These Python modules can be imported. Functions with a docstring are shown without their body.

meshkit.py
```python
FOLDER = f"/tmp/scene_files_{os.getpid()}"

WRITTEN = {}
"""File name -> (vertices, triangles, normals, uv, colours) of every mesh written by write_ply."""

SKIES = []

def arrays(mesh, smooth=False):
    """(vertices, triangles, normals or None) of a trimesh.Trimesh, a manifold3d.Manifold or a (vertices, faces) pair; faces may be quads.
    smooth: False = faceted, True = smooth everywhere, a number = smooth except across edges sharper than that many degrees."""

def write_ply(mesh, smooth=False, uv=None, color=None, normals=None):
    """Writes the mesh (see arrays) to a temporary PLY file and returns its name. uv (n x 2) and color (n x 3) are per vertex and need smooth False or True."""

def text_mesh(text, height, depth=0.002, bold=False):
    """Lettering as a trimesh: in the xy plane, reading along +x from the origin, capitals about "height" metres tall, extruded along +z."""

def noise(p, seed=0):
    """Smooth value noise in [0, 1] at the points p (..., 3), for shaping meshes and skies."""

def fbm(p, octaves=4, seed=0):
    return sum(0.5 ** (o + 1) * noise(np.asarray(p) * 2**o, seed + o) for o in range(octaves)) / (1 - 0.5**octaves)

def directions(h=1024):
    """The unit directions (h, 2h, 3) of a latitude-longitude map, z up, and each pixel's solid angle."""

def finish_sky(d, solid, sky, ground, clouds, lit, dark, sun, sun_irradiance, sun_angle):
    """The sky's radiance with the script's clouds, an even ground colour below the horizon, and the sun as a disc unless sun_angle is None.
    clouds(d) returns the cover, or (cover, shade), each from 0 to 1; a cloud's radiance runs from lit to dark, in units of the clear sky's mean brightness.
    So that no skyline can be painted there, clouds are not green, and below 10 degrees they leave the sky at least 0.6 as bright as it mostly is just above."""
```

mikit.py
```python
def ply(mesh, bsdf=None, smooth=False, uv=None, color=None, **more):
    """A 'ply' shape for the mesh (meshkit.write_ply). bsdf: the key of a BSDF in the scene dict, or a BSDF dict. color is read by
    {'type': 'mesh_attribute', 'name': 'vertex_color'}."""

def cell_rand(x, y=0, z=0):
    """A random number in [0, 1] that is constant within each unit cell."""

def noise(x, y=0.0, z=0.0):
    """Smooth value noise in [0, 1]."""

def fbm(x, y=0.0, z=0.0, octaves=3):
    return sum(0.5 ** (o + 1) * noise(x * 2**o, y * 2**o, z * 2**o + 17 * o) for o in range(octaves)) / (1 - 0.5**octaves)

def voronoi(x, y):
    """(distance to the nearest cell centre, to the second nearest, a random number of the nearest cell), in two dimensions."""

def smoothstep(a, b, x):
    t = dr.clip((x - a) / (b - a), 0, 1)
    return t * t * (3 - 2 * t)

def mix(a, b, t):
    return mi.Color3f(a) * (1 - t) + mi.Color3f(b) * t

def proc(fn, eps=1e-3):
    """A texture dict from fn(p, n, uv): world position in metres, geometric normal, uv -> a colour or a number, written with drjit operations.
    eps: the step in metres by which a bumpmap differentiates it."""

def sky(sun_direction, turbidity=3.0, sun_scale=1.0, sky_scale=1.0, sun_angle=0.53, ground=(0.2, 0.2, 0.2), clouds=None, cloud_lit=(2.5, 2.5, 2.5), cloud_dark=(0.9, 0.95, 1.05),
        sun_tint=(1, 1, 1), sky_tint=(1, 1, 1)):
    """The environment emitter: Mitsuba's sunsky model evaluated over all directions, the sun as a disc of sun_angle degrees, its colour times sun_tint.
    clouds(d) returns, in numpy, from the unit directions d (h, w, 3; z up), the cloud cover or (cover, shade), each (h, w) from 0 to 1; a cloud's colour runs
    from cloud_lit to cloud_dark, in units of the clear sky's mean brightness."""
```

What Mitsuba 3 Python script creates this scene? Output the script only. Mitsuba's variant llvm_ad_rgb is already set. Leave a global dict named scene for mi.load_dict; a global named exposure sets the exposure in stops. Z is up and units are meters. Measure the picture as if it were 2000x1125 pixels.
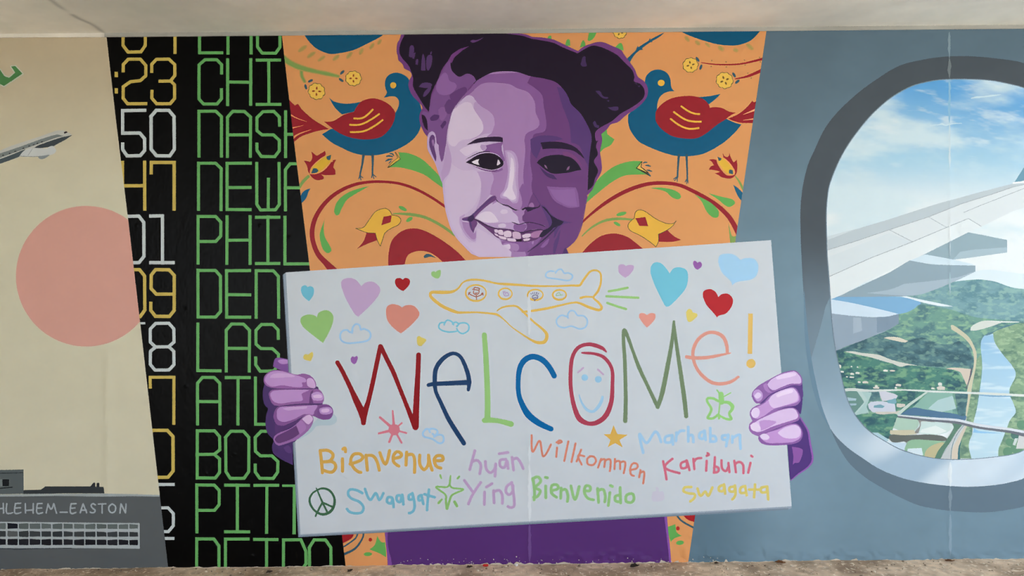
import math, random, numpy as np, trimesh, shapely, drjit as dr, mitsuba as mi, mikit
from shapely.geometry import Polygon, LineString, Point, MultiPolygon, box
from shapely.ops import unary_union
from mikit import noise, fbm, voronoi, smoothstep, mix, proc
T = mi.ScalarTransform4f
scene, labels = {}, {}
rng = random.Random(7)

# ------------------------------------------------------------------ camera, sky, exposure
F, EYE, DIST = 1456.0, 1.35, 3.64          # focal length in pixels, eye height, distance to the wall
scene['camera'] = {'type': 'perspective', 'fov': 2 * math.degrees(math.atan(1000 / F)), 'fov_axis': 'x',
                   'to_world': T().look_at(origin=[0, -DIST, EYE], target=[0, 0, EYE], up=[0, 0, 1]),
                   'near_clip': 0.05, 'far_clip': 500.0}


def clouds(d):
    n = 0.5 + 0.25 * np.sin(5 * d[..., 0] + 3 * d[..., 2]) * np.cos(4 * d[..., 1] + 1) + 0.12 * np.sin(13 * d[..., 0] - 9 * d[..., 1])
    return np.clip(0.72 + 0.35 * n, 0, 1), np.clip(n * 0.6, 0, 1)


scene['sky'] = mikit.sky((0.12, -0.65, 0.75), turbidity=4.0, sun_scale=0.5, sun_tint=(0.85, 1.0, 1.17), sky_tint=(0.87, 1.0, 1.12), clouds=clouds, cloud_lit=(1.75, 1.9, 2.08), cloud_dark=(1.1, 1.22, 1.36), ground=(0.3, 0.28, 0.25))
exposure = 3.72

# ------------------------------------------------------------------ materials
def lin(c):
    c = np.asarray(c, float) / 255.0
    return np.where(c <= 0.04045, c / 12.92, ((c + 0.055) / 1.055) ** 2.4)


def C(*c):
    return mi.Color3f(*[float(v) for v in lin(c)])


def relief(p, n, uv):
    """Height of the painted concrete in metres: brushed orange peel, small blisters, the vertical formwork joints."""
    x, z = p.x, p.z
    h = 0.0012 * fbm(x * 22, z * 13, 1.0, 2) + 0.0004 * noise(x * 120, z * 70, 3.0)
    d, _, k = voronoi(x * 5 + 3, z * 5)
    h += 0.0022 * dr.exp(-dr.square(d / 0.035)) * smoothstep(0.5, 0.8, k)
    for x0, hh, z0 in ((0.0875, 0.0016, -1.0), (2.142, 0.0018, -1.0)):
        u = (x - x0 + 0.004 * noise(z * 4, x0, 0.0)) / 0.011
        h += hh * dr.exp(-u * u)
    u = (x + 1.975) / 0.02
    h += 0.0045 * dr.exp(-u * u) * smoothstep(1.35, 0.8, z)
    h += 0.008 * noise(x * 45, z * 45, 9.0) * smoothstep(0.13, 0.03, z) * smoothstep(-0.3, 0.6, x)
    return h


def rough_relief(p, n, uv):
    return 0.004 * fbm(p.x * 9, p.y * 9, p.z * 9, 4) + 0.0012 * noise(p.x * 130, p.y * 130, p.z * 130)


def material(key, colour, roughness=0.3, specular=0.1, bump=relief):
    colour = proc(colour) if callable(colour) else colour
    base = {'type': 'principled', 'base_color': colour, 'roughness': roughness, 'specular': specular}
    scene[key] = {'type': 'twosided', 'b': {'type': 'bumpmap', 'arbitrary': proc(bump), 'scale': 1.0, 'bsdf': base}} if bump else {'type': 'twosided', 'b': base}
    return key


# wall coordinates of a point of the mural, in mural units (400 units to the metre, the wall's foot at 1102)
def wx(p): return (p.x * 400) + 1000
def wy(p): return 562.5 - (p.z - EYE) * 400


def brushed(p, k=1.0):
    return 1 + k * (fbm(p.x * 6, p.z * 9, 5.0, 3) - 0.5)


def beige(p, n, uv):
    t = smoothstep(60, 420, wy(p))  # paler towards mid height: horizon sheen and illumination put into the colour
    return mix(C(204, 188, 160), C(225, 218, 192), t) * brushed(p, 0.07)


def orange(p, n, uv): return C(232, 162, 104) * brushed(p, 0.05)
def black(p, n, uv): return C(4, 4, 5)
def white_board(p, n, uv): return C(212, 219, 228) * brushed(p, 0.05)


def blue_grey(p, n, uv):
    x, y = wx(p), wy(p)
    t = smoothstep(1480, 1640, x + (y - 560) * 0.12) * smoothstep(1750, 1500, x + dr.abs(y - 560) * 0.1)
    c = mix(C(98, 119, 134), C(120, 147, 164), smoothstep(90, 620, y))  # mural's own gradient, with some wall light and gloss painted in
    c = mix(c, C(130, 158, 177), t * smoothstep(200, 600, y) * 0.8)
    c = mix(c, C(88, 116, 135), 0.7 * smoothstep(1520, 1380, x) * smoothstep(850, 1050, y))
    return c * brushed(p, 0.16)


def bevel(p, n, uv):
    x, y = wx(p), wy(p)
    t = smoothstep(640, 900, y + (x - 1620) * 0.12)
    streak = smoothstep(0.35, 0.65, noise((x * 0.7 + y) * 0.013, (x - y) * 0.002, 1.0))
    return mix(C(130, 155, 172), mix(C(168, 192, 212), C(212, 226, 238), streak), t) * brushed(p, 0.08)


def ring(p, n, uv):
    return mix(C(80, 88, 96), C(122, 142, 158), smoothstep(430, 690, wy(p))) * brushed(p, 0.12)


def painted_sky(p, n, uv):
    x, y = wx(p), wy(p)
    yy = y + (x - 1850) * -0.12
    a = fbm(x * 0.008 + 0.25 * y * 0.01, yy * 0.022, 2.0, 5)
    b = fbm(x * 0.02, yy * 0.06, 8.0, 4)
    base = mix(C(96, 166, 224), C(172, 212, 236), smoothstep(150, 330, yy))
    base = mix(base, C(236, 243, 246), smoothstep(300, 430, y))
    c = mix(base, C(214, 233, 242), smoothstep(0.4, 0.8, a + 0.25 * smoothstep(1800, 1640, x) * smoothstep(150, 260, y)) * 0.9)
    return mix(c, C(226, 238, 246), smoothstep(0.55, 0.85, b) * 0.6 * smoothstep(380, 250, y))


def foliage(dark, mid, light):
    def fn(p, n, uv):
        x, y = wx(p), wy(p)
        a = fbm(x * 0.05, y * 0.09, 4.0, 4)
        d, _, k = voronoi(x * 0.13 + 3.0 * a, y * 0.2 + 2.0 * a)
        c = mix(C(*dark), C(*mid), smoothstep(0.3, 0.6, a))
        c = mix(c, C(*light), smoothstep(0.5, 0.75, fbm(x * 0.09 + 3, y * 0.17, 9.0, 3)) * 0.75)
        return mix(c, C(*light), smoothstep(0.5, 0.1, d) * smoothstep(0.4, 0.9, k) * 0.3)
    return fn


def river_blue(p, n, uv):
    x, y = wx(p), wy(p)
    c = mix(C(156, 198, 228), C(194, 222, 236), smoothstep(640, 860, y))
    return mix(c, C(222, 238, 246), smoothstep(0.5, 0.8, fbm(x * 0.02, y * 0.12, 1.0, 3)) * 0.6)


def concrete(p, n, uv):
    a = fbm(p.x * 1.3, p.y * 2.2, p.z * 2, 4)
    b = fbm(p.x * 14, p.y * 14, p.z * 14, 3)
    c = mix(C(214, 210, 205), C(232, 228, 222), smoothstep(0.3, 0.7, a))
    c = mix(c, C(218, 218, 210), smoothstep(0.5, 0.75, fbm(p.x * 3.1, p.y * 3.0, 7.0, 3)) * 0.5)
    # dirt streak along the old formwork joint
    s = dr.exp(-dr.square((p.x + 1.995 + 0.03 * (noise(p.y * 9, 1.0, 1.0) - 0.5)) / 0.014)) * smoothstep(0.35, 0.6, noise(p.y * 11, 4.0, 0.0) + 0.15)
    return mix(c * mi.Color3f(1.02, 1.0, 0.94) * (0.93 + 0.14 * b), C(128, 124, 118), 0.5 * s)


def earth(p, n, uv):
    a = fbm(p.x * 5, p.y * 5, 1.0, 4)
    b = noise(p.x * 90, p.y * 90, 3.0)
    c = mix(C(150, 128, 108), C(205, 182, 158), smoothstep(0.3, 0.7, a))
    c = mix(c, C(228, 212, 190), smoothstep(0.7, 0.95, b) * 0.7) * (0.8 + 0.4 * noise(p.x * 40, p.y * 40, 8.0))
    return mix(C(186, 183, 178) * (0.85 + 0.3 * a), c, smoothstep(-0.75, -0.3, p.y))     # paved walk, with a gritty margin at the wall


material('paint', {'type': 'mesh_attribute', 'name': 'vertex_color'})
for k, f in (('beige', beige), ('orange', orange), ('black', black), ('white_board', white_board), ('blue_grey', blue_grey), ('bevel', bevel), ('ring', ring),
             ('painted_sky', painted_sky), ('river_blue', river_blue),
             ('far_forest', foliage((104, 146, 158), (128, 168, 176), (150, 188, 182))),
             ('mid_forest', foliage((92, 132, 138), (118, 162, 150), (150, 190, 160))),
             ('dark_forest', foliage((66, 100, 112), (88, 126, 134), (122, 158, 150))),
             ('near_forest', foliage((58, 98, 110), (84, 136, 126), (132, 178, 142))),
             ('bank_grass', foliage((104, 138, 122), (136, 168, 138), (166, 194, 160)))):
    material(k, f)
material('concrete', concrete, 0.85, 0.3, rough_relief)
material('earth', earth, 0.95, 0.2, rough_relief)
material('grey_wall', lambda p, n, uv: C(176, 170, 162) * brushed(p, 0.1), 0.8, 0.3, None)
material('mortar', lambda p, n, uv: C(176, 173, 165) * (0.85 + 0.3 * fbm(p.x * 5, p.z * 40, 2.0, 3)), 0.85, 0.2, rough_relief)
material('debris', {'type': 'mesh_attribute', 'name': 'vertex_color'}, 0.9, 0.2, None)

# ------------------------------------------------------------------ drawing on the wall
def parse(s, fr=None):
    ox, oy, k = fr or (0, 0, 1)
    out = []
    for t in s.split():
        c = t.endswith('!')
        v = [float(a) for a in t.rstrip('!').split(',')]
        out.append((ox + v[0] / k, oy + v[1] / k, c, v[2] / k if len(v) > 2 else None))
    return out


def curve(pts, closed):
    """Catmull-Rom through the points, broken at the corners (those marked with !)."""
    n, out = len(pts), []
    P = [np.array(p[:2]) for p in pts]
    for i in range(n if closed else n - 1):
        a, b = P[i], P[(i + 1) % n]
        ca, cb = pts[i][2] or (not closed and i == 0), pts[(i + 1) % n][2] or (not closed and i == n - 2)
        w0, w1 = pts[i][3], pts[(i + 1) % n][3]
        L = np.linalg.norm(b - a)
        ma = (b - P[i - 1]) / 2 if not ca else None
        mb = (P[(i + 2) % n] - a) / 2 if not cb else None
        if ma is None and mb is None:
            ma = mb = b - a
            m = 1 if w0 is None else 4
        else:
            ma = 1.5 * (b - a) - mb / 2 if ma is None else ma
            mb = 1.5 * (b - a) - ma / 2 if mb is None else mb
            m = int(np.clip(L / 2.2, 2, 9))
        for v in (ma, mb):
            q = np.linalg.norm(v)
            if q > 1.3 * L:
                v *= 1.3 * L / q
        for j in range(m):
            t = j / m
            q = (2 * t**3 - 3 * t**2 + 1) * a + (t**3 - 2 * t**2 + t) * ma + (-2 * t**3 + 3 * t**2) * b + (t**3 - t**2) * mb
            out.append((*q, None if w0 is None else w0 + (w1 - w0) * t))
    if not closed:
        out.append((*P[-1], pts[-1][3]))
    return out


def area(s, fr=None):
    """A filled outline with smooth sides and marked corners."""
    return Polygon([q[:2] for q in curve(parse(s, fr), True)]).buffer(0)


def poly(s, fr=None):
    return Polygon([q[:2] for q in parse(s, fr)]).buffer(0)


def line(s, w=None, fr=None, cap='round', straight=False):
    """A brush stroke: width w, or a third number with each point."""
    k = fr[2] if fr else 1
    p = parse(s, fr)
    q = p if straight else curve(p, False)
    if w is not None:
        return LineString([a[:2] for a in q]).buffer(w / k / 2, cap_style=cap, join_style='mitre' if straight and cap != 'round' else 'round', quad_segs=5)
    q = [(a[0], a[1], a[3] if len(a) == 4 else a[2]) for a in q]
    return unary_union([unary_union([Point(a[:2]).buffer(max(a[2], .1) / 2, quad_segs=5), Point(b[:2]).buffer(max(b[2], .1) / 2, quad_segs=5)]).convex_hull for a, b in zip(q, q[1:])])


def dot(x, y, r, fr=None, ry=None, a=0):
    ox, oy, k = fr or (0, 0, 1)
    g = shapely.affinity.scale(Point(0, 0).buffer(1, quad_segs=8), r / k, (ry or r) / k)
    return shapely.affinity.translate(shapely.affinity.rotate(g, a, origin=(0, 0)), ox + x / k, oy + y / k)


def U(*g): return unary_union(g)


PLACED = []                                 # (bounds, geometry, layer): each coat of paint lies on those under it
COAT = 0.00014


def free(key):
    if key not in scene and key not in labels:
        return key
    i = 1
    while f'{key}_{i:03d}' in scene or f'{key}_{i:03d}' in labels:
        i += 1
    return f'{key}_{i:03d}'


TOP = [(0, 73.0), (205, 73.0), (550, 70.0), (1000, 64.8), (1500, 59.0), (2000, 55.0), (3400, 44)]
WALL = Polygon([(-1400, 73), *TOP, (3400, 1077.5), (2000, 1092.5), (1000, 1102.5), (0, 1113), (-1400, 1127)])


def paint(key, g, colour=(128, 128, 128), m='paint', label=None, clip=None, tol=0.1):
    """One coat of paint: a mesh of its own on the wall, a coat's thickness proud of what it covers."""
    g = g.intersection(clip if clip is not None else WALL)
    parts = [q for q in getattr(g, 'geoms', [g]) if isinstance(q, Polygon) and q.area > 0.3]
    if not parts:
        return None
    parts = [q.simplify(tol) for q in parts]
    g = MultiPolygon(parts) if len(parts) > 1 else parts[0]
    g = g if g.is_valid else g.buffer(0)
    b, layer = g.bounds, 0
    for bb, gg, l in PLACED:
        if l >= layer and bb[0] < b[2] and bb[2] > b[0] and bb[1] < b[3] and bb[3] > b[1] and gg.intersects(g):
            layer = l + 1
    PLACED.append((b, g, layer))
    y = -(layer + 2) * COAT
    V, Fc, n = [], [], 0
    for q in getattr(g, 'geoms', [g]):
        v, f = trimesh.creation.triangulate_polygon(q, engine='earcut')
        X, Z = (v[:, 0] - 1000) / 400, EYE + (562.5 - v[:, 1]) / 400
        V.append(np.stack([X, np.full(len(v), y), Z], 1))
        f = np.asarray(f)
        a, bq, c = v[f[:, 0]], v[f[:, 1]], v[f[:, 2]]
        cr = (bq[:, 0] - a[:, 0]) * (c[:, 1] - a[:, 1]) - (bq[:, 1] - a[:, 1]) * (c[:, 0] - a[:, 0])
        f[cr > 0] = f[cr > 0][:, ::-1]      # outward, towards -y
        e2 = np.maximum(np.maximum(((a - bq) ** 2).sum(1), ((bq - c) ** 2).sum(1)), ((c - a) ** 2).sum(1))
        f = f[np.abs(cr) > 0.012 * np.sqrt(e2)]      # no slivers: their normals are noise
        Fc.append(f + n)
        n += len(v)
    V, Fc = np.vstack(V), np.vstack(Fc)
    key = free(key)
    mesh = trimesh.Trimesh(V, Fc, process=False)
    col = np.tile(lin(colour) * (1.2 if key.startswith('person') else 1.0), (len(V), 1)) if m == 'paint' else None
    scene[key] = mikit.ply(mesh, m, color=col, smooth=True)
    if label:
        labels[key] = {'label': label}
    return key


def thing(name, label, cat, group=None):
    key = free(name)
    labels[key] = {'label': label, 'category': cat, **({'group': group} if group else {})}
    return key


def solid(key, mesh, m, kind=None, label=None, cat=None, color=None, smooth=False, group=None):
    key = free(key)
    scene[key] = mikit.ply(mesh, m, color=color, smooth=smooth)
    d = {}
    for k, v in (('kind', kind), ('label', label), ('category', cat), ('group', group)):
        if v:
            d[k] = v
    if d:
        labels[key] = d
    return key


def slab(x0, x1, y0, y1, z0, z1, slope0=0.0, slope1=0.0):
    m = trimesh.creation.box(bounds=[[x0, y0, z0], [x1, y1, z1]])
    v = m.vertices.copy()
    top = v[:, 2] > (z0 + z1) / 2
    v[:, 2] += v[:, 0] * np.where(top, slope1, slope0)
    return trimesh.Trimesh(v, m.faces, process=False)


# ------------------------------------------------------------------ the underpass
GS, CS = 21 / 2000, 18 / 2000               # slope of the ground and of the deck along the wall
CZ = EYE + (562.5 - 58.0) / 400
solid('wall_back', slab(-16, 4.0, 0.0, 0.35, -0.3, CZ + 0.02, GS, CS), 'grey_wall', 'structure', 'long concrete underpass wall that carries the painted mural')
solid('ceiling', slab(-16, 4.0, -8.0, 0.35, CZ, CZ + 0.5, CS, CS), 'concrete', 'structure', 'off-white concrete underside of the deck above the mural')

solid('wall_front_added', slab(-16, -5.4, -8.0, -7.7, -0.3, CZ + 0.02, GS, CS), 'grey_wall', 'structure', 'unseen grey wall added behind the viewer to cut light from the left')  # unseen wall, added to dim the left end of the mural


def ground_mesh():
    xs, ys = np.concatenate([np.linspace(-30, -4.2, 40), np.linspace(-4, 4, 241), np.linspace(4.2, 30, 40)]), np.concatenate([np.linspace(0.05, -1.2, 60), np.linspace(-1.4, -8, 24), np.linspace(-9, -40, 20)])
    gx, gy = np.meshgrid(xs, ys, indexing='ij')
    from meshkit import fbm as nfbm
    gz = GS * gx + 0.012 * (np.asarray(nfbm(np.stack([gx.ravel() * 5, gy.ravel() * 5, gx.ravel() * 0], 1))).reshape(gx.shape))
    v = np.stack([gx, gy, gz - 0.004], -1).reshape(-1, 3)
    n = len(ys)
    i, j = np.meshgrid(np.arange(len(xs) - 1), np.arange(n - 1), indexing='ij')
    q = np.stack([i * n + j, i * n + j + 1, (i + 1) * n + j + 1, (i + 1) * n + j], -1).reshape(-1, 4)
    return trimesh.Trimesh(v, np.vstack([q[:, [0, 1, 2]], q[:, [0, 2, 3]]]), process=False)


solid('floor', ground_mesh(), 'earth', 'structure', 'sandy, gritty concrete ground along the foot of the mural', smooth=True)
# ------------------------------------------------------------------ the painted fields of the wall
BOARD = Polygon([(207, 60), (225.5, 225), (253, 450), (279, 675), (304.5, 900), (331, 1130), (678, 1130), (602, 500), (574, 275), (549.5, 60)]).intersection(WALL)
ORANGE = Polygon([(549.5, 60), (574, 275), (602, 500), (678, 1130), (1339.5, 1130), (1436, 472), (1465, 275), (1498.5, 50)]).intersection(WALL)
LEFT = Polygon([(-1400, 60), (207, 60), (225.5, 225), (253, 450), (279, 675), (304.5, 900), (331, 1130), (-1400, 1160)]).intersection(WALL)
RIGHT = Polygon([(1498.5, 50), (3400, 30), (3400, 1130), (1339.5, 1130), (1436, 472), (1465, 275)]).intersection(WALL)
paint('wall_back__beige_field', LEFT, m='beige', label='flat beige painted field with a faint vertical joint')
paint('wall_back__orange_field', ORANGE, m='orange', label='bright orange painted field between black and blue-grey')
paint('wall_back__blue_grey_field', RIGHT, m='blue_grey', label='mottled blue-grey painted cabin wall around the window')

# ------------------------------------------------------------------ left: sun, airplane, airport building, a piece of green lettering
A0, A225, A900 = (0, 0, 5), (0, 225, 5), (0, 900, 5)
k = thing('sun_disc', 'large flat pink painted sun disc on the beige field, cut by the black departure board', 'sun')
paint(k + '__disc', Point(168.5, 539.5).buffer(137.3, quad_segs=24), (230, 172, 158), clip=LEFT)

k = thing('lettering_piece', 'end of a green letter with pale outline at the upper left edge of the mural', 'lettering')
g = poly('-60,640 0,680 45,745 90,760 150,710 110,650 150,645 220,720 40,840 0,820 -60,800', A0)
paint(k + '__outline', g.buffer(2.1), (205, 208, 190))
paint(k + '__letter', g, (84, 140, 84))

k = thing('airplane', 'small grey-white jet airliner climbing across the beige field above the pink sun', 'airplane')
paint(k + '__fuselage', area('-470,548 -300,462 -60,370 0,345 100,303 300,238 500,170! 560,150 620,150 680,175 705,194! 640,240 545,290! 530,305 400,320 320,330 230,345 190,405 100,440 0,475 -60,500 -300,575 -470,600', A225), (206, 206, 200))
paint(k + '__tail_fin', poly('-470,560 -500,430 -440,420 -300,470', A225), (190, 192, 190))
paint(k + '__window_band', poly('-440,548 -60,400 0,374 200,308 400,234 500,202 560,188 625,204 560,216 430,262 300,308 150,362 -60,440 -440,572', A225), (134, 142, 142))
paint(k + '__belly', poly('330,318 380,292 450,266 600,216 705,195 640,240 545,290 525,303 400,322', A225), (72, 80, 86))
paint(k + '__belly', poly('-60,455 0,430 120,385 250,330 190,405 100,440 0,475 -60,500', A225), (84, 96, 102))
for x, y in ((410, 261), (365, 275), (330, 288), (285, 301), (230, 323), (150, 353), (95, 373), (30, 391)):
    paint(k + '__window', dot(x, y, 9, A225, 6, -20), (52, 58, 64))
paint(k + '__cockpit_window', poly('624,166 650,157 661,168 630,182', A225), (48, 42, 52))
w = paint(k + '__wing', area('190,402! 240,345 320,322 460,324! 500,300 530,310 550,345! 520,382 440,396 250,408!', A225), (214, 217, 216))
paint(k + '__engine', area('370,402! 440,396 485,392! 425,428 385,426!', A225), (150, 160, 164))
paint(w + '__panel_line', line('275,392 318,328', 5, A225), (170, 176, 178))
paint(w + '__panel_line', line('200,400 350,404 480,390', 5, A225), (150, 158, 160))

k = thing('airport_building', 'grey painted airport terminal with lettered facade and window grid at the lower left', 'building')
paint(k + '__facade', poly('-3000,338 0,338 1000,330 1562,340 1660,1140 -3000,1140', A900), (98, 103, 106), clip=LEFT)
t = paint(k + '__tower', poly('-260,94 230,85 231,322 -260,330', A900), (98, 106, 108))
paint(t + '__ledge', line('-200,126 0,121 226,116', 9, A900), (58, 64, 68))
paint(t + '__window', poly('-10,186 20,178 96,178 92,246 22,250 -10,246', A900), (122, 130, 130))
paint(t + '__pane', poly('24,180 92,180 88,246 26,248', A900), (34, 36, 40))
paint(t + '__sill', line('-10,270 120,258', 10, A900), (40, 44, 48))
rf = paint(k + '__roof_block', poly('230,286 400,282 442,250 880,250 1012,255 1020,318 620,318 230,324', A900), (60, 65, 69))
paint(rf + '__chimney', area('882,254! 900,228 916,214! 930,218 930,254!', A900), (52, 54, 58))
paint(rf + '__chimney', area('944,254! 944,222 956,214 970,220 971,254!', A900), (52, 54, 58))
paint(k + '__cornice', poly('-3000,342 0,328 400,322 1000,319 1300,326 1560,334 1562,350 1300,345 1000,350 600,342 0,350 -3000,362', A900), (172, 180, 182), clip=LEFT)
for txt in ('-46,415 -44,512;32,416 36,510;-46,470 34,464', '68,418 66,508 124,506', '152,416 146,508 204,504;152,462 200,458;152,418 202,414', '248,418 250,508;326,418 324,510;250,484 322,480',
            '366,418 362,508 416,506;366,462 408,460;366,418 412,416', '470,420 452,508;470,420 500,472 526,418;526,418 552,510', '588,502 658,502', '694,420 690,508 742,504;694,464 732,460;694,420 744,418',
            '812,420 784,508;812,420 848,508;794,482 842,482', '932,430 908,418 890,436 904,462 928,478 926,500 900,508 882,500', '962,422 1034,420;998,422 998,510', '1096,420 1066,446 1066,486 1094,508 1126,488 1128,446 1096,420',
            '1182,420 1172,510;1182,420 1224,506;1232,420 1226,508'):
    paint(k + '__letter', U(*[line(q, 15, A900) for q in txt.split(';')]), (176, 184, 190), clip=LEFT)
fr = paint(k + '__window_frame', poly('-176,592 0,594 700,602 1365,608 1366,858 800,852 0,852 -176,852', A900), (184, 192, 196))
xs = [(-160, -60), (-50, 58), (74, 174), (186, 280), (290, 395), (406, 500), (514, 610), (622, 712), (724, 824), (834, 934), (946, 1040), (1050, 1148), (1160, 1254), (1264, 1348)]
for r, (y0, y1, c) in enumerate(((609, 664, (104, 114, 114)), (684, 741, (62, 67, 71)), (761, 822, (36, 37, 44)))):
    for i, (x0, x1) in enumerate(xs):
        d = 4 * math.sin(i * 2.3 + r)
        cc = (30, 33, 42) if (r, i) == (0, 2) else (96, 100, 102) if (r, i) == (1, 2) else tuple(v + 6 * math.sin(i * 1.7 + r) for v in c)
        paint(fr + '__pane', poly(f'{x0},{y0+d+i*.9} {x1-4},{y0-d+i*.9} {x1},{y0+8+i*.9} {x1},{y1-d} {x1-6},{y1+d} {x0+4},{y1} {x0},{y1-8}', A900), cc)
paint(k + '__base_shadow_line', line('-200,858 100,858 150,866 300,858 700,852', 6, A900), (46, 52, 66))

# ------------------------------------------------------------------ the departure board
k = thing('departure_board', 'tall black painted departure board with yellow, white and green segment lettering', 'departure board')
paint(k + '__board', BOARD, m='black', clip=BOARD)
GL = {  # centre lines in a unit cell, v down; a stands for the chamfered corner
    'C': ['1,.3 1,.12 .78,0 .25,0 0,.12 0,.88 .2,1 .8,1 1,.88 1,.68'], 'H': ['0,0 0,1', '1,0 1,1', '0,.5 1,.5'], 'I': ['0,0 1,0', '0,1 1,1', '.52,0 .52,1'],
    'N': ['0,1 0,0 .76,0 1,.12 1,1'], 'A': ['0,1 0,.13 .22,0 .74,0 1,.13 1,1', '0,.52 1,.52'], 'S': ['1,.3 1,.12 .76,0 .26,0 0,.13 0,.42 .22,.52 .74,.52 1,.64 1,.87 .8,1 .2,1 0,.86 0,.72'],
    'E': ['1,0 0,0 0,1 1,1', '0,.52 1,.52'], 'W': ['0,0 0,.88 .18,1 .84,1 1,.88 1,0', '.52,.34 .52,1'], 'P': ['0,1 0,0 .78,0 1,.12 1,.42 .78,.54 0,.54'], 'L': ['0,0 0,1 1,1'],
    'D': ['0,0 .78,0 1,.12 1,.88 .78,1 0,1 0,0'], 'T': ['0,0 1,0', '.52,0 .52,1'], 'B': ['0,1 0,0 .78,0 1,.12 1,.4 .76,.5 0,.5', '.76,.5 1,.6 1,.88 .8,1 0,1'],
    'O': ['0,.13 .22,0 .76,0 1,.13 1,.86 .8,1 .2,1 0,.86 0,.13 .1,.065'], 'R': ['0,1 0,0 .78,0 1,.2 1,.42 .78,.54 0,.54', '.78,.54 1,.66 1,1'],
    '2': ['0,.26 0,.12 .22,0 .76,0 1,.14 1,.37 .76,.48 .32,.5 0,.62 0,.87 .2,1 1,1'], '3': ['0,.27 0,.12 .2,0 .76,0 1,.12 1,.36 .82,.49 .36,.49', '.82,.49 1,.58 1,.88 .8,1 .22,1 0,.87 0,.72'],
    '5': ['1,0 0,0 0,.5 .78,.5 1,.62 1,.88 .8,1 .2,1 0,.86 0,.74'], '0': ['0,.13 .22,0 .78,0 1,.13 1,.86 .8,1 .22,1 0,.86 0,.13 .1,.065'], '4': ['0,0 0,.5 1,.5', '1,0 1,1'], '7': ['0,.22 0,0 1,0 1,1'],
    '1': ['0,0 .52,0 .52,1', '0,1 1,1'], '9': ['0,.72 0,.87 .2,1 .8,1 1,.87 1,.12 .78,0 .2,0 0,.12 0,.4 .24,.52 1,.52'], '8': ['.22,.5 0,.4 0,.12 .22,0 .78,0 1,.12 1,.4 .78,.5 1,.6 1,.88 .78,1 .2,1 0,.88 0,.6 .22,.5 .78,.5'],
    '-': ['0,0 1,0'],
}


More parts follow.
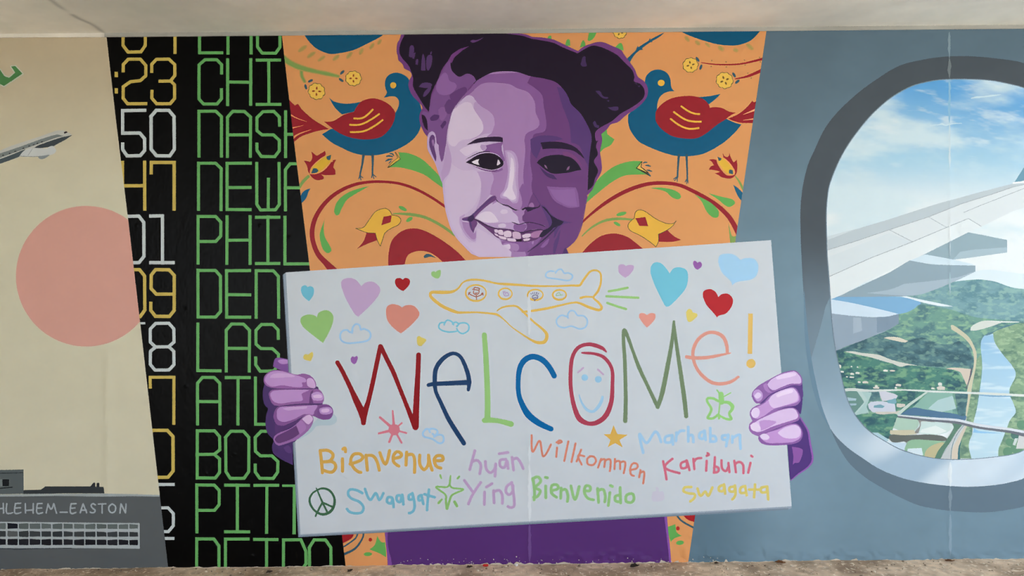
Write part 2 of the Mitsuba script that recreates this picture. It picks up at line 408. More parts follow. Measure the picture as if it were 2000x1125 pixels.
def glyph(ch, x0, y0, x1, y1, s):
    g = []
    for q in GL[ch]:
        p = [tuple(map(float, t.split(','))) for t in q.split()]
        p = [(x0 + s / 2 + u * (x1 - x0 - s) + rng.uniform(-.4, .4), y0 + s / 2 + v * (y1 - y0 - s) + rng.uniform(-.4, .4)) for u, v in p]
        g.append(LineString(p).buffer(s / 2, cap_style='square', join_style='mitre', mitre_limit=2.5))
    return U(*g)


GREEN, YELLOW, WHITE = (112, 182, 106), (214, 188, 98), (208, 217, 218)
ROWS = [(10, 106.5), (113.5, 206.5), (214, 308), (315.5, 412), (420, 517), (525, 622), (629.5, 727), (734, 831), (838.5, 936.5), (944, 1041.5), (1049.5, 1168)]
TIMES = [' 07', ':23', ' 50', ' 47', ' 01', ' 09', ' -8', ' 77', ' 00', ' 5 ', ' - ']
TIMES[0] = ' 01'
COLS = [YELLOW, YELLOW, WHITE, YELLOW, WHITE, YELLOW, WHITE, YELLOW, YELLOW, WHITE, WHITE]
PLACES = ['LHO', 'CHI', 'NASH', 'NEWA', 'PHIL', 'DEN', 'LAS', 'ATL', 'BOS', 'PITT', 'DETRO']
for i, (y0, y1) in enumerate(ROWS):
    dx = -0.55 * i
    row = free(k + '__time')
    labels[row] = {'label': ('yellow' if COLS[i] == YELLOW else 'white') + ' painted digits on the black board'}
    if i == 1:
        for y in (140, 172):
            paint(row + '__colon_dot', poly(f'224,{y} 230.5,{y+.5} 230.5,{y+11} 224,{y+10.5}'), YELLOW, clip=BOARD)
        paint(row + '__digit', glyph('2', 237.5, 112.5, 288, 206, 6.3), YELLOW, clip=BOARD)
        paint(row + '__digit', glyph('3', 293.5, 112.5, 344.5, 206, 6.3), YELLOW, clip=BOARD)
    elif i == 0:
        paint(row + '__digit', glyph('0', 237.5, 8, 287.5, 104.8, 6.3), YELLOW, clip=BOARD)
        paint(row + '__digit', line('342,60 342,105.5', 6.3, cap='flat'), YELLOW, clip=BOARD)
    elif i == 4:
        paint(row + '__digit', glyph('0', 232, 419, 284.5, 516.5, 6.5), WHITE, clip=BOARD)
        paint(row + '__digit', glyph('1', 291.5, 418.5, 341.5, 516.5, 6.5), WHITE, clip=BOARD)
    elif i == 6:
        paint(row + '__digit', poly('260,629 284,629 284,633.4 260,633.4'), WHITE, clip=BOARD)
        paint(row + '__digit', glyph('8', 290.5, 628.5, 343, 726, 6.2), WHITE, clip=BOARD)
    elif i == 7:
        paint(row + '__digit', glyph('7', 290.5, 733.5, 342.5, 829.5, 6), YELLOW, clip=BOARD)
    elif i == 8:
        paint(row + '__digit', glyph('0', 284, 837.5, 341.5, 935.5, 6.6), YELLOW, clip=BOARD)
    elif i == 9:
        paint(row + '__digit', glyph('5', 290, 943, 341.3, 1041, 6).difference(box(280, 930, 345, 985)), WHITE, clip=BOARD)
        paint(row + '__digit_bar', poly('300,943 341.3,943 341.3,949.2 300,949.2'), WHITE, clip=BOARD)
    elif i == 10:
        paint(row + '__digit', poly('300,1048.6 341,1048.6 341,1054.6 300,1054.6'), WHITE, clip=BOARD)
    else:
        for ch, xa, xb in zip(TIMES[i][1:], (236.5, 292.5), (286, 343.5)):
            paint(row + '__digit', glyph(ch, xa + dx * .3, y0 - 1.5, xb, y1 - .5, 6.6), COLS[i], clip=BOARD)
    row = free(k + '__destination')
    labels[row] = {'label': 'green painted destination name on the black board'}
    for j, ch in enumerate(PLACES[i]):
        xa = (386.5, 442.5, 500, 556, 607)[j] + dx
        xb = (436.5, 493.5, 550, 606, 655)[j] + dx
        if i == 9 and ch == 'T' and j == 3:
            g = U(poly(f'{xa},946 600,946 600,951 {xa},951'), poly('572,948 578,948 578,1043.5 571,1043.5'))
        else:
            g = glyph(ch, xa, y0 + (j * .5), xb, y1 + j * .4, 6.1)
        paint(row + '__letter', g, GREEN, clip=BOARD)
# ------------------------------------------------------------------ the orange field: birds, flowers, vines
K1, K2, K3, K4, KT = (540, 50, 5), (540, 275, 5), (1200, 50, 5), (1100, 275, 5), (1000, 50, 5)
S480, BL, BR = (540, 480, 5), (640, 990, 5), (1040, 960, 5)
TEAL, RED, YEL, LEAF, INK, DUSK = (24, 96, 134), (160, 42, 52), (243, 190, 78), (106, 180, 92), (66, 60, 48), (58, 92, 112)
SPRAY, FAINT = (138, 168, 92), (184, 160, 94)

# the two vines first: what they carry lies over them
for lab, vine in (('dark red scrolling vine with green leaves on the orange field left of the face', 0), ('dark red scrolling vine with green leaves on the orange field right of the face', 1)):
    k = thing('vine', lab, 'vine')
    if not vine:
        paint(k + '__scroll', line('1660,652,24 1500,545,26 1350,467,27 1200,418,26 1050,400,25 900,403,27 750,432,32 600,502,36 480,602,40 390,732,43 350,862,46 357,982,46 405,1105,48 480,1190,56 560,1275,80', None, K2), RED, clip=ORANGE)
        paint(k + '__leaf', area('562,690! 590,600 660,530 760,480 905,443! 770,520 690,575 640,655 612,718 582,727', K2), LEAF)
        paint(k + '__leaf', area('482,745! 462,820 470,930 518,1020 537,1070 500,1097 455,1060 430,980 425,900', K2), LEAF)
        paint(k + '__stem', line('1140,712,12 1300,718,30 1450,748,28 1600,822,26 1740,920,24', None, K2), SPRAY)
        paint(k + '__leaflet', dot(1233, 661, 42, K2, 18, 28), LEAF)
        paint(k + '__leaflet', dot(1298, 768, 36, K2, 18, -35), LEAF)
        paint(k + '__lobe', area('1093,1240! 1095,1100 1130,970 1220,885 1330,855 1450,880 1600,960 1750,1070 1850,1170! 1630,1190! 1560,1128 1480,1085 1380,1076 1290,1112 1258,1180 1253,1240!', K2), RED)
        paint(k + '__drop', area('1438,1130! 1460,1107 1500,1108 1560,1145! 1500,1132 1450,1145', K2), DUSK)
    else:
        paint(k + '__scroll', line('170,815,16 250,735,22 400,615,34 550,523,38 700,457,38 850,418,36 1000,413,34 1130,432,34 1250,482,36 1400,562,38 1520,645,42 1620,745,46 1690,862,50 1730,960,50', None, K4), RED, clip=ORANGE)
        paint(k + '__leaf', area('850,462! 950,457 1060,475 1130,510 1150,548 1120,571 1060,550 990,492', K4), LEAF)
        paint(k + '__leaf', area('1280,522! 1360,560 1450,612 1515,682 1510,744 1460,746 1400,690 1350,590', K4), LEAF)
        paint(k + '__leaf', area('1418,512! 1540,545 1650,572 1677,610 1630,645 1580,630 1510,572', K4), LEAF)
        paint(k + '__leaf', area('1612,800! 1632,880 1650,930 1690,930! 1675,1000! 1632,1000!', K4), SPRAY, clip=ORANGE)
        paint(k + '__stem', line('185,930,10 280,845,18 400,782,24 530,762,26 670,770,18', None, K4), SPRAY)
        paint(k + '__leaflet', dot(568, 714, 50, K4, 18, -14), LEAF)
        paint(k + '__leaflet', dot(526, 812, 36, K4, 15, 28), LEAF)
        paint(k + '__lobe', area('180,1100! 260,1010 370,930 500,905 620,935 700,990 785,1060!', K4), RED)

k = thing('bird', 'blue bird with red wing facing right, perched on the vine left of the face', 'bird', 'folk birds on the orange field')
paint(k + '__tail', area('60,640! 122,725! 180,780! 210,763! 260,830 350,910 430,960 512,1010! 400,1030 300,1060 230,1090 160,1150! 60,1250!', K1), RED, clip=ORANGE)
for q in ('130,866,16 200,905,9 296,938,2', '140,1003,14 200,990,8 262,974,2', '150,1110,22 220,1058,14 342,1016,3'):
    paint(k + '__tail_gap', line(q, None, K1), (240, 160, 110), clip=ORANGE)
paint(k + '__body', area('1050,705! 1082,655! 1060,590 1068,520 1110,475 1170,460 1230,475 1285,515 1340,620 1400,760 1420,860 1410,980 1370,1070 1300,1140 1200,1200 1100,1240 970,1266 850,1266 740,1240 640,1195 560,1155 510,1120 445,1062! 530,1010! 700,1000! 1000,1000! 1150,870! 1188,800 1196,740 1170,700 1120,690', K1), TEAL)
paint(k + '__wing_tip', area('515,703! 560,740 640,760 720,762 825,745! 780,830! 760,840 640,867! 570,800', K1), TEAL)
w = paint(k + '__wing', area('465,938! 560,930 660,870 758,842! 785,790 840,735 950,710 1060,745 1130,800 1160,860 1140,950 1080,1040 1000,1095 870,1112 740,1097 640,1062 560,1015!', K1), RED)
for q in ('752,906 850,898 945,815', '712,968 820,966 920,920 1008,860', '718,1041 850,1032 950,985 1042,918'):
    paint(w + '__stripe', line(q, 18, K1, cap='flat'), YEL)
paint(k + '__eye', dot(1140, 583, 30, K1), YEL)
for a in ('850,140,26 838,230,18 822,300,16 815,345,14;815,345,12 802,370,8;815,345,10 826,384,8;818,342,10 845,362,7', '940,140,26 940,230,18 938,290,16 938,335,14;936,330,11 928,358,8;938,330,11 952,368,8;938,326,10 972,352,7'):
    paint(k + '__leg', U(*[line(q, None, K2) for q in a.split(';')]), DUSK)

k = thing('bird', 'blue bird with red wing facing right, perched beyond the hair bun right of the face', 'bird', 'folk birds on the orange field')
paint(k + '__tail', area('1110,908! 1200,870 1280,810 1345,735! 1362,750! 1390,735! 1430,730! 1430,960! 1345,952! 1240,950 1160,930', K3), RED, clip=ORANGE)
for q in ('1256,870,3 1310,848,12 1375,822,20', '1258,925,3 1310,918,9 1372,910,14'):
    paint(k + '__tail_gap', line(q, None, K3), (246, 176, 130), clip=ORANGE)
paint(k + '__body', area('585,640! 555,600 545,520 510,460 440,430 370,440 320,480 300,530 290,620! 320,690! 200,800! 135,870! 135,950 160,1030 230,1125 300,1167 400,1212 500,1247 600,1272 720,1276 850,1257 950,1215 1030,1167 1090,1125 1180,1040 1240,965! 1180,950 1090,910! 900,940! 500,940! 418,850! 420,760 450,690 510,650', K3), TEAL)
paint(k + '__wing_tip', area('800,700! 920,690 1035,668! 990,715 925,767! 880,760!', K3), TEAL)
w = paint(k + '__wing', area('400,890 410,830 470,760 560,710 680,688 780,690 870,720 920,770 930,805! 980,796 1050,805 1120,840 1187,850! 1130,880 1080,920 1000,970 900,1050 800,1100 680,1102 560,1077 460,1010 408,940', K3), RED)
for q in ('648,785 720,835 780,860 836,864', '575,840 680,912 760,936 852,938', '545,908 640,977 730,1008 830,999'):
    paint(w + '__stripe', line(q, 18, K3, cap='flat'), YEL)
paint(k + '__eye', dot(457, 560, 34, K3, 31), YEL)
for a in ('1130,140,24 1122,230,18 1118,300,16 1116,352,15;1114,350,11 1078,374,8;1114,352,10 1088,390,7;1116,352,9 1112,398,7', '1205,140,24 1208,230,18 1211,300,16 1212,372,14;1211,368,11 1190,402,8;1211,368,10 1205,420,7;1213,368,10 1220,414,7'):
    paint(k + '__leg', U(*[line(q, None, K4) for q in a.split(';')]), DUSK)
for lab, q, fr in (('blue bird belly cut off by the ceiling above the bird left of the face', '275,60! 275,98! 330,170 400,230 510,275 600,272 750,240 880,180 970,135 1035,98! 1035,60!', K1),
                   ('blue bird belly cut off by the ceiling near the blue-grey wall', '650,30! 650,60! 750,105 880,150 1020,185 1160,195 1250,180 1340,140 1420,55! 1420,30!', K3)):
    k = thing('bird', lab, 'bird')
    paint(k + '__body', area(q, fr), (22, 90, 126))

# yellow scalloped flowers with their stems
def flower(lab, x, y, r, fr, seed, seeds, a0, drops, bits):
    k = thing('flower', lab, 'flower', 'yellow scalloped flowers on the orange field')
    for m_, (q, c) in bits:
        if c == SPRAY:
            paint(k + m_ + '_fringe', q.buffer(1.3), (190, 164, 98), clip=ORANGE)
            q = q.buffer(-.6)
        paint(k + m_, q, c, clip=ORANGE)
    ang = np.linspace(0, 2 * math.pi, 73)[:-1]
    sc = lambda rr, ph: Polygon([(fr[0] + (x + (rr * (0.9 + 0.12 * abs(math.sin(4.5 * t + ph)) + 0.03 * math.sin(2 * t + seed))) * math.cos(t)) / fr[2], fr[1] + (y + (rr * (0.9 + 0.12 * abs(math.sin(4.5 * t + ph)) + 0.03 * math.sin(2 * t + seed))) * math.sin(t)) / fr[2]) for t in ang]).buffer(0)
    paint(k + '__outline', sc(r, seed), INK)
    paint(k + '__petals', sc(r - 5, seed + .12), (245, 200, 92))
    for j in range(4):
        t = a0 + j * math.pi / 2
        paint(k + '__seed', dot(x + 0.36 * r * math.cos(t), y + 0.36 * r * math.sin(t), 0.17 * r, fr, 0.1 * r, math.degrees(t)), seeds)
    for (dx, dy, a, c) in drops:
        paint(k + '__sepal', dot(dx, dy, 27, fr, 12, a), c)


BRN, DRK = (150, 58, 36), (122, 88, 46)
flower('yellow flower nearest the black board, below the green spray', 392, 642, 84, K1, 0.3, BRN, 0.05, [(332, 540, -25, DUSK), (286, 598, 75, DUSK)],
       [('__stem', (line('245,420,26 248,490,26 275,545,22', None, K1), SPRAY))])
flower('yellow flower at the tip of the green spray', 752, 516, 78, K1, 1.4, BRN, 0.0, [(642, 458, -45, DUSK), (632, 532, 35, DUSK)],
       [('__stem', (line('60,310,50 140,370,48 250,415,46 400,452,32 500,472,36 605,495,20', None, K1), SPRAY))])
flower('yellow flower on a red stem above the head of the right bird', 743, 386, 76, K3, 2.0, DRK, -0.25, [(812, 330, 55, DUSK), (844, 406, 110, DUSK)],
       [('__stem', (line('850,362,8 960,377,12 1080,382,14 1200,378,15 1300,362,17 1460,322,24', None, K3), RED))])
flower('yellow flower on a short red stem near the blue-grey wall', 1076, 536, 84, K3, 0.9, DRK, -0.4, [(1168, 482, 60, DUSK), (1200, 548, -40, DUSK)],
       [('__stem', (line('1180,521,10 1260,506,18 1340,481,26 1445,434,32', None, K3), RED))])
flower('yellow flower half hidden by the ceiling above the right hair bun', 1052, 62, 68, KT, 0.2, DRK, 0.4, [], [])
k = thing('stem_dots', 'fine dark dots along the two red flower stems', 'dots')
paint(k + '__dots', U(*[dot(x, y, 6, K3) for x, y in ((950, 342), (1090, 355), (1270, 338), (945, 400), (1092, 405), (1277, 385), (1303, 465), (1337, 513), (1417, 312), (1425, 355))]), (150, 120, 84))
labels[k + '__dots'] = {'kind': 'stuff'}

def leaves(lab, items, fr, c):
    k = thing('leaf_spray', lab, 'leaves')
    for x, y, a, b, r in items:
        d_ = paint(k + '__dab', dot(x, y, a + 6, fr, b + 6, r), tuple(.5 * u + .5 * v for u, v in zip(c, (226, 160, 102))))
        paint(d_ + '__core', dot(x, y, a - 4, fr, max(b - 4, 5), r), c)
leaves('faint green leaf dabs curving under the blue bird edge at upper left', [(255, 225, 48, 16, -35), (340, 285, 44, 15, -35), (440, 322, 40, 12, -35), (582, 314, 36, 15, -40), (712, 290, 36, 15, -50), (828, 252, 32, 14, -60), (932, 200, 32, 12, -55), (1006, 160, 26, 11, -55)], K1, FAINT)
leaves('faint green leaf dabs curving under the blue bird edge at upper right', [(710, 130, 28, 12, 50), (812, 168, 26, 14, 40), (910, 188, 28, 10, 40), (1040, 222, 30, 18, 40), (1184, 240, 22, 15, 20), (1322, 207, 40, 16, 40)], K3, FAINT)
k = thing('leaf_spray', 'bright green brush dabs along the top of the hair', 'leaves')
for q in ('345,135! 355,105 380,98 385,130!', '520,200! 535,140 562,138 568,195!', '662,215! 690,145 712,165 715,200!', '738,140! 752,68! 825,68! 800,120 760,150', '1005,215! 1050,172 1075,180 1090,245!'):
    paint(k + '__dab', area(q, KT), LEAF)
k = thing('thorn_branch', 'blue thorny branch rising from the right hair bun to the ceiling', 'branch')
paint(k + '__branch', U(area('110,335! 200,250 230,215 330,150 400,110 490,66! 430,118 350,163 270,222 200,282 150,360!', K3), poly('212,230 228,198 240,230', K3), poly('248,240 280,236 262,212', K3), poly('332,152 345,124 356,150', K3), poly('345,164 372,160 356,142', K3)), (36, 96, 130))

# red tulips
k = thing('tulip', 'dark red tulip with yellow and blue heart beside the black board', 'flower', 'dark red tulips')
paint(k + '__stem', line('310,350,30 260,400,30 215,470,26', None, K2), SPRAY, clip=ORANGE)
paint(k + '__petals', area('340,105! 365,125 395,145 430,125 460,110! 468,97! 482,120 470,150 420,185! 400,215! 555,205! 550,190 582,185! 565,220 555,262! 575,290 575,331! 530,335 470,335 430,325! 460,350 458,374! 400,385 350,360 310,300 300,250 268,195! 300,198 328,208! 350,165', K2), RED)
paint(k + '__halo', area('325,325! 340,260 420,180 490,140 540,132! 535,205 470,285 400,322', K2), (240, 165, 104))
h = paint(k + '__heart', area('340,315! 352,262 425,190 485,150 535,138! 525,203 462,272 395,312', K2), (232, 184, 62))
paint(h + '__tip', area('340,317! 358,272! 385,268 410,290! 390,312', K2), DUSK)
paint(h + '__tip', area('535,138! 525,185! 500,186 486,155!', K2), DUSK)
k = thing('tulip', 'flame-like dark red tulip with yellow heart near the blue-grey wall', 'flower', 'dark red tulips')
paint(k + '__stem', line('1680,345,8 1720,400,18 1755,470,24', None, K4), SPRAY, clip=ORANGE)
paint(k + '__petals', area('1555,112! 1575,150 1605,160! 1620,140 1622,118! 1640,170 1665,212! 1690,190 1694,173! 1700,250 1690,320 1640,367 1560,360 1510,332 1478,316! 1510,312 1530,300! 1480,287 1423,281! 1440,252 1472,240! 1450,205 1423,187! 1470,180 1510,195! 1570,190!', K4), RED)
paint(k + '__halo', area('1500,150! 1565,163 1630,220 1675,290 1672,333! 1595,335 1530,265 1500,205', K4), (240, 165, 104))
h = paint(k + '__heart', area('1508,160! 1565,175 1618,224 1660,290 1660,325! 1605,320 1545,258 1515,205', K4), (240, 190, 70))
paint(h + '__tip', area('1505,155! 1545,172! 1538,190 1518,195!', K4), DUSK)
paint(h + '__tip', area('1660,328! 1620,318! 1622,285 1655,288!', K4), DUSK)
k = thing('leaf', 'small blue leaf at the edge of the black board', 'leaf')
paint(k + '__blade', area('235,540! 270,490 332,465! 312,500 290,560 240,615!', K2), (30, 98, 138), clip=ORANGE)
k = thing('leaf', 'small blue leaf at the edge of the blue-grey wall', 'leaf')
paint(k + '__blade', area('1660,430! 1710,465 1755,510! 1740,585! 1700,530', K4), (36, 102, 136), clip=ORANGE)

# green horns with a yellow bell
k = thing('green_horn', 'green curved horn with yellow mouth left of the face', 'plant', 'green horns beside the face')
paint(k + '__stalk', area('1090,262! 1150,215! 1210,175! 1190,113! 1300,125 1420,180 1520,270 1600,360 1640,470! 1540,400 1440,330 1300,280 1180,258', K2), LEAF)
mth = paint(k + '__mouth', poly('1153,110 1166,112 1213,178 1098,264 1082,262 1120,215 1182,165', K2), INK)
paint(mth + '__rim', poly('1160,115 1207,177 1094,256 1126,216 1188,165', K2), (232, 190, 84))
for q in ('1075,152,10 1100,148,16 1135,155,9', '1068,198,10 1095,185,18 1130,178,8', '1110,125,12 1135,130,14 1145,145,9', '1098,220,6 1112,205,10 1120,195,6'):
    paint(k + '__stamen', line(q, None, K2), DUSK)
k = thing('green_horn', 'green curved horn with yellow mouth between the face and the right bird', 'plant', 'green horns beside the face')
paint(k + '__stalk', area('215,610! 300,430 400,320 520,240 660,200 772,200! 720,268! 832,330! 740,330 600,340 480,400 350,500 220,610!', K4), LEAF)
mth = paint(k + '__mouth', poly('768,198 773,203 762,255 830,305 854,343 846,347 710,268', K4), INK)
paint(mth + '__rim', poly('764,212 755,258 822,310 720,266', K4), (240, 198, 100))
for q in ('780,218,6 800,210,14 818,212,8', '805,242,8 830,242,17 852,250,8', '815,285,6 840,290,15 864,298,8', '828,315,8 850,343,12'):
    paint(k + '__stamen', line(q, None, K4), DUSK)
k = thing('leaf', 'bright green patch between the hair and the body of the right bird', 'leaf')
paint(k + '__blade', area('860,1010! 925,1003! 930,1060! 1000,1112! 960,1170 900,1200 855,1245! 840,1100!', KT), LEAF)

# yellow tulips
for lab, fr, out, dia, pet in (('yellow tulip with a red diamond inside the left vine', K2, '775,855! 850,845 900,780 970,690 1060,660 1110,690 1125,725! 1190,740 1215,775 1190,820 1120,855 1060,900 1035,970 1015,1028! 985,970 965,900! 880,895', '1045,742 1125,728 1115,795 1025,825', '880,895! 965,900! 985,970! 880,1010 790,1053! 850,980'),
                               ('yellow tulip with a red diamond inside the right vine', K4, '1102,783! 1070,808 1000,805 900,760 800,690 740,675 705,700 695,755! 645,800 633,840 660,880 760,930 850,990 905,1036! 930,980 930,912! 1000,880 1060,840', '705,757 802,744 829,833 744,831', '1015,870! 1080,930 1150,966! 1060,987 930,985! 925,910!')):
    k = thing('tulip', lab, 'flower', 'yellow tulips')
    paint(k + '__petal', area(pet, fr), RED)
    paint(k + '__outline', area(out, fr).buffer(.55), INK)
    paint(k + '__petals', area(out, fr).buffer(-.45), (243, 188, 76))
    paint(k + '__diamond', poly(dia, fr), RED)

# rosettes at the foot of the field
k = thing('rosette', 'quarter red rosette with two blue arcs beside the foot of the black board', 'ornament', 'rosettes at the foot of the orange field')
paint(k + '__disc', area('100,255! 257,255! 235,305 160,350! 100,380!', BL), (170, 38, 46), clip=ORANGE)
paint(k + '__arc', line('292,245 270,308 165,384 120,396', 14, BL), DUSK, clip=ORANGE)
paint(k + '__arc', line('352,240,15 338,310,16 270,405,20 165,460,24 130,470,24', None, BL), DUSK, clip=ORANGE)
k = thing('green_splash', 'green brush mark, dab and red dot left of the purple shirt', 'ornament', 'green splashes beside the shirt')
paint(k + '__splash', area('485,283! 520,340 560,345! 570,420! 570,492! 510,455 408,415! 460,370', BL), LEAF)
paint(k + '__dab', dot(393, 461, 40, BL, 19, -3), LEAF)
paint(k + '__dot', dot(417, 320, 17, BL, 19), (180, 48, 46))
k = thing('rosette', 'quarter red rosette with one blue arc beside the foot of the blue-grey wall', 'ornament', 'rosettes at the foot of the orange field')
paint(k + '__disc', area('1452,205! 1600,205! 1600,310! 1565,293! 1505,268', BR), (178, 40, 46), clip=ORANGE)
paint(k + '__arc', line('1400,215 1455,285 1560,346 1600,360', 17, BR), DUSK, clip=ORANGE)
k = thing('green_splash', 'green brush mark, dab and red dot right of the purple shirt', 'ornament', 'green splashes beside the shirt')
paint(k + '__splash', area('1320,345! 1395,320! 1400,365 1410,400 1458,433! 1390,455 1350,492! 1330,420!', BR), LEAF)
paint(k + '__dab', dot(1440, 500, 38, BR, 21, -6), LEAF)
paint(k + '__dot', dot(1420, 360, 18, BR, 21), (190, 54, 48))
# ------------------------------------------------------------------ the painted child
FA, FB, FF, FG, H, R1, R2, SG = (760, 50, 5), (760, 275, 5), (860, 320, 6.657), (1100, 275, 5), (340, 700, 5), (1400, 690, 8.3333), (1220, 820, 5), (1160, 460, 5)
HAIR, RIM, TEMPLE = (37, 28, 44), (112, 64, 124), (120, 80, 138)
T0, T1, T1B, T2, T3, T4, T5, T6 = (208, 190, 216), (194, 172, 206), (180, 150, 194), (162, 124, 176), (133, 90, 150), (108, 66, 122), (88, 60, 116), (40, 32, 52)
k = P = thing('person', 'painted smiling child in purple tones with two hair buns, holding the welcome sign', 'person')
sh = paint(k + '__shirt', area('555,225! 565,330 580,470 590,640! 1100,640! 1100,100!', BL).union(poly('-1000,200 1290,200 1315,380 1338,560 1350,800 -1000,800', BR)), (84, 48, 112), label='plain dark purple shirt')
paint(sh + '__left_rim', area('560,225! 565,330 580,470 590,600! 632,600! 618,500 598,430 585,330 590,225!', BL), (124, 74, 150))
paint(sh + '__right_rim', area('1285,225! 1305,400 1328,600 1335,760! 1356,760! 1348,600 1325,380 1312,225!', BR), (132, 82, 162))
hr = paint(k + '__hair', area('115,70! 115,95 100,140 80,175 72,250 85,300 92,340 130,375 150,420 205,450 220,490 195,540 190,600 225,680 290,750 325,800 300,860 295,920 310,980 345,1050 374,1085! 800,1600! 1800,1600! 1938,1655! 1985,1602 2010,1545 2060,1455 2078,1395 2070,1300 2060,1230 2080,1125 2070,1060! 2130,1010 2165,965 2240,940 2320,870 2400,820 2470,760 2520,690 2525,610 2490,545 2430,500 2400,430 2360,370 2300,290 2260,235 2180,200 2100,165 2040,160 1980,175 1900,205 1845,250! 1700,180 1600,135 1480,115 1400,110 1330,85 1200,72! 1200,40! 115,40!', FA), RIM, label='rim and buns of dark hair')
paint(hr + '__dark_mass', area('150,60! 150,95! 110,180 100,260 130,320 190,390 215,450 235,520 235,600 290,700 345,790 388,842! 400,760 410,680 440,600 480,520 520,420 570,350 600,300! 620,330 598,370 600,420 650,480 700,502 790,490 820,560 840,560! 900,515 1000,462 1130,446 1250,455 1380,495 1500,515 1620,550 1700,620 1750,700 1780,770 1870,860 1930,960 1970,1050 1978,1125! 1960,1250 1945,1420 1938,1610! 1990,1565 2010,1495 2040,1415 2000,1325 2038,1255 2020,1175 2045,1120! 2020,1125 2010,1060 2030,1020 2080,985 2180,930 2260,860 2350,810 2440,750 2490,690 2490,620 2450,570 2390,545 2395,500 2370,430 2300,360 2230,290 2140,240 2050,205 1980,197 1900,235 1842,272! 1700,215 1590,165 1390,128 1300,100 1180,84 1100,76! 900,60!', FA), HAIR)
paint(hr + '__streak', area('590,345! 605,290 650,255 700,225 780,203! 720,240 680,275 640,310 610,370!', FA), RIM)
paint(hr + '__streak', area('790,152! 815,140 850,142 885,132 922,115! 885,142 850,160 815,167', FA), (96, 62, 112))
for q in ('192,300! 205,200 235,195 245,240 225,310', '225,320! 240,270 258,265 245,325!', '258,380! 262,335 285,330 280,385!', '312,440! 318,330 332,275 350,330 356,440!', '362,340! 380,290 420,295 415,380 385,440 365,420', '400,280! 405,258 420,255 412,282!',
          '290,600! 330,560 400,560 420,585 370,610', '330,690! 350,640 410,590 400,640 350,695'):
    paint(hr + '__strand', area(q, FA), (84, 58, 104))
for q in ('670,380! 690,310 715,300 720,350 730,395 690,400', '815,640! 860,640 890,690 940,700 930,715 880,705', '925,732! 950,728 945,745!', '1195,560! 1222,565 1218,575!', '1225,590! 1250,590 1240,602!', '935,800! 980,795 1035,792 1035,825 985,830', '790,950! 810,930 830,970 850,975 845,1000 810,990'):
    paint(hr + '__strand', area(q, KT), (70, 50, 92))
# temple hair and ear
paint(k + '__ear_base', area('430,1120! 520,1180 580,1150! 570,1350 540,1500 515,1530 450,1345!', FA), (186, 160, 200))
tp = paint(hr + '__temple', area('600,335! 560,370 520,450 480,520 455,600 412,700 395,790 388,850! 330,835! 320,870 330,930 350,990 380,1050! 470,1125 490,1250 510,1330! 530,1300 560,1125! 575,1000 600,900 640,810 740,690 780,610 850,540! 820,490 760,470 690,500 640,470 605,420', FA), TEMPLE)
for q, c in (('455,600! 480,530 530,465 565,470 590,540 640,560 660,600 610,660 540,680 480,660', (140, 98, 158)), ('590,680! 660,630 740,600 760,640 690,740 640,780 600,720', (100, 62, 118)), ('480,820! 520,795 560,820 560,880 520,930 490,900', (134, 92, 150)),
             ('400,900! 440,870 490,880 470,920 410,930', (84, 52, 104)), ('500,980! 540,930 560,950 520,1010!', (84, 52, 104)), ('540,780! 590,720 640,790 600,860 560,850', (98, 62, 116)), ('318,870! 345,880 370,930 378,1030! 345,990 325,930', (42, 28, 48))):
    paint(tp + '__tuft', area(q, FA), c)
ear = paint(k + '__ear', area('372,1125! 378,1070 400,1040 430,1035 452,1065 462,1125 475,1220! 480,1300 520,1420 500,1440! 450,1345 410,1275 378,1215 370,1150', FA), (186, 160, 200))
paint(ear + '__hollow', area('392,1130! 400,1085 425,1065 445,1085 448,1140 440,1180 460,1270 455,1330! 420,1255 395,1180', FA), (98, 62, 118))
paint(ear + '__fold', area('415,1130! 430,1110 440,1150 430,1185!', FA), (150, 112, 166))

FACE = area('600,902! 622,830 670,760 740,672 800,608 850,545 900,512 1000,462 1130,446 1250,455 1380,495 1500,515 1620,550 1700,620 1750,700 1780,770 1870,860 1930,960 1970,1050 1978,1125! 1960,1250 1945,1420 1938,1640! 1932,1660 1915,1745 1900,1825 1880,1935 1850,2025 1810,2105 1760,2155 1725,2175! 1750,2260! 880,2260! 830,2240 800,2225 720,2145 650,2065 600,1975 560,1845 540,1745 525,1605 515,1505 508,1430! 530,1370 545,1250 560,1125 572,1010', FA)
fc = paint(k + '__face', FACE, T1, label='child face in flat lilac and purple tones')
fcp = lambda nm, q, c, fr=FB, clip=FACE: paint(f'{fc}__{nm}', area(q, fr) if isinstance(q, str) else q, c, clip=clip)
# middle tone: forehead, nose side, right of the mouth
fcp('tone', '735,690! 800,605 850,540 900,505 1000,440! 2200,400! 2200,2300! 1195,2300! 1190,2215! 1130,2165 1110,2140 1060,2050! 1110,1990! 1060,1950! 1090,1865! 1040,1815 1020,1795! 1010,1740 1040,1668! 985,1650! 1000,1570 1022,1500 1005,1440 975,1425! 1050,1412 1100,1380 1122,1330 1110,1165! 1060,1100! 940,1140! 960,1080! 1000,1050! 1030,960 1015,885 980,840 900,790 850,740 815,692 770,682', T2, FA)
fcp('cheek_tone', '565,1125! 600,1250 610,1330 585,1440 545,1490 520,1530! 505,1440! 540,1300', T1B, FA)
fcp('cheek_tone', '860,1425! 975,1425! 1008,1445 1022,1500 1000,1570 985,1650! 940,1710 870,1790 835,1860! 850,1790 885,1700 898,1610 890,1510', T1B, FA)
fcp('brow_tone', '830,760! 850,745 900,790 980,840 1020,890 1028,960 1000,1045 930,1060 850,1095 790,1120! 860,1075 918,1020 912,950 870,880 830,820', T1B, FA)
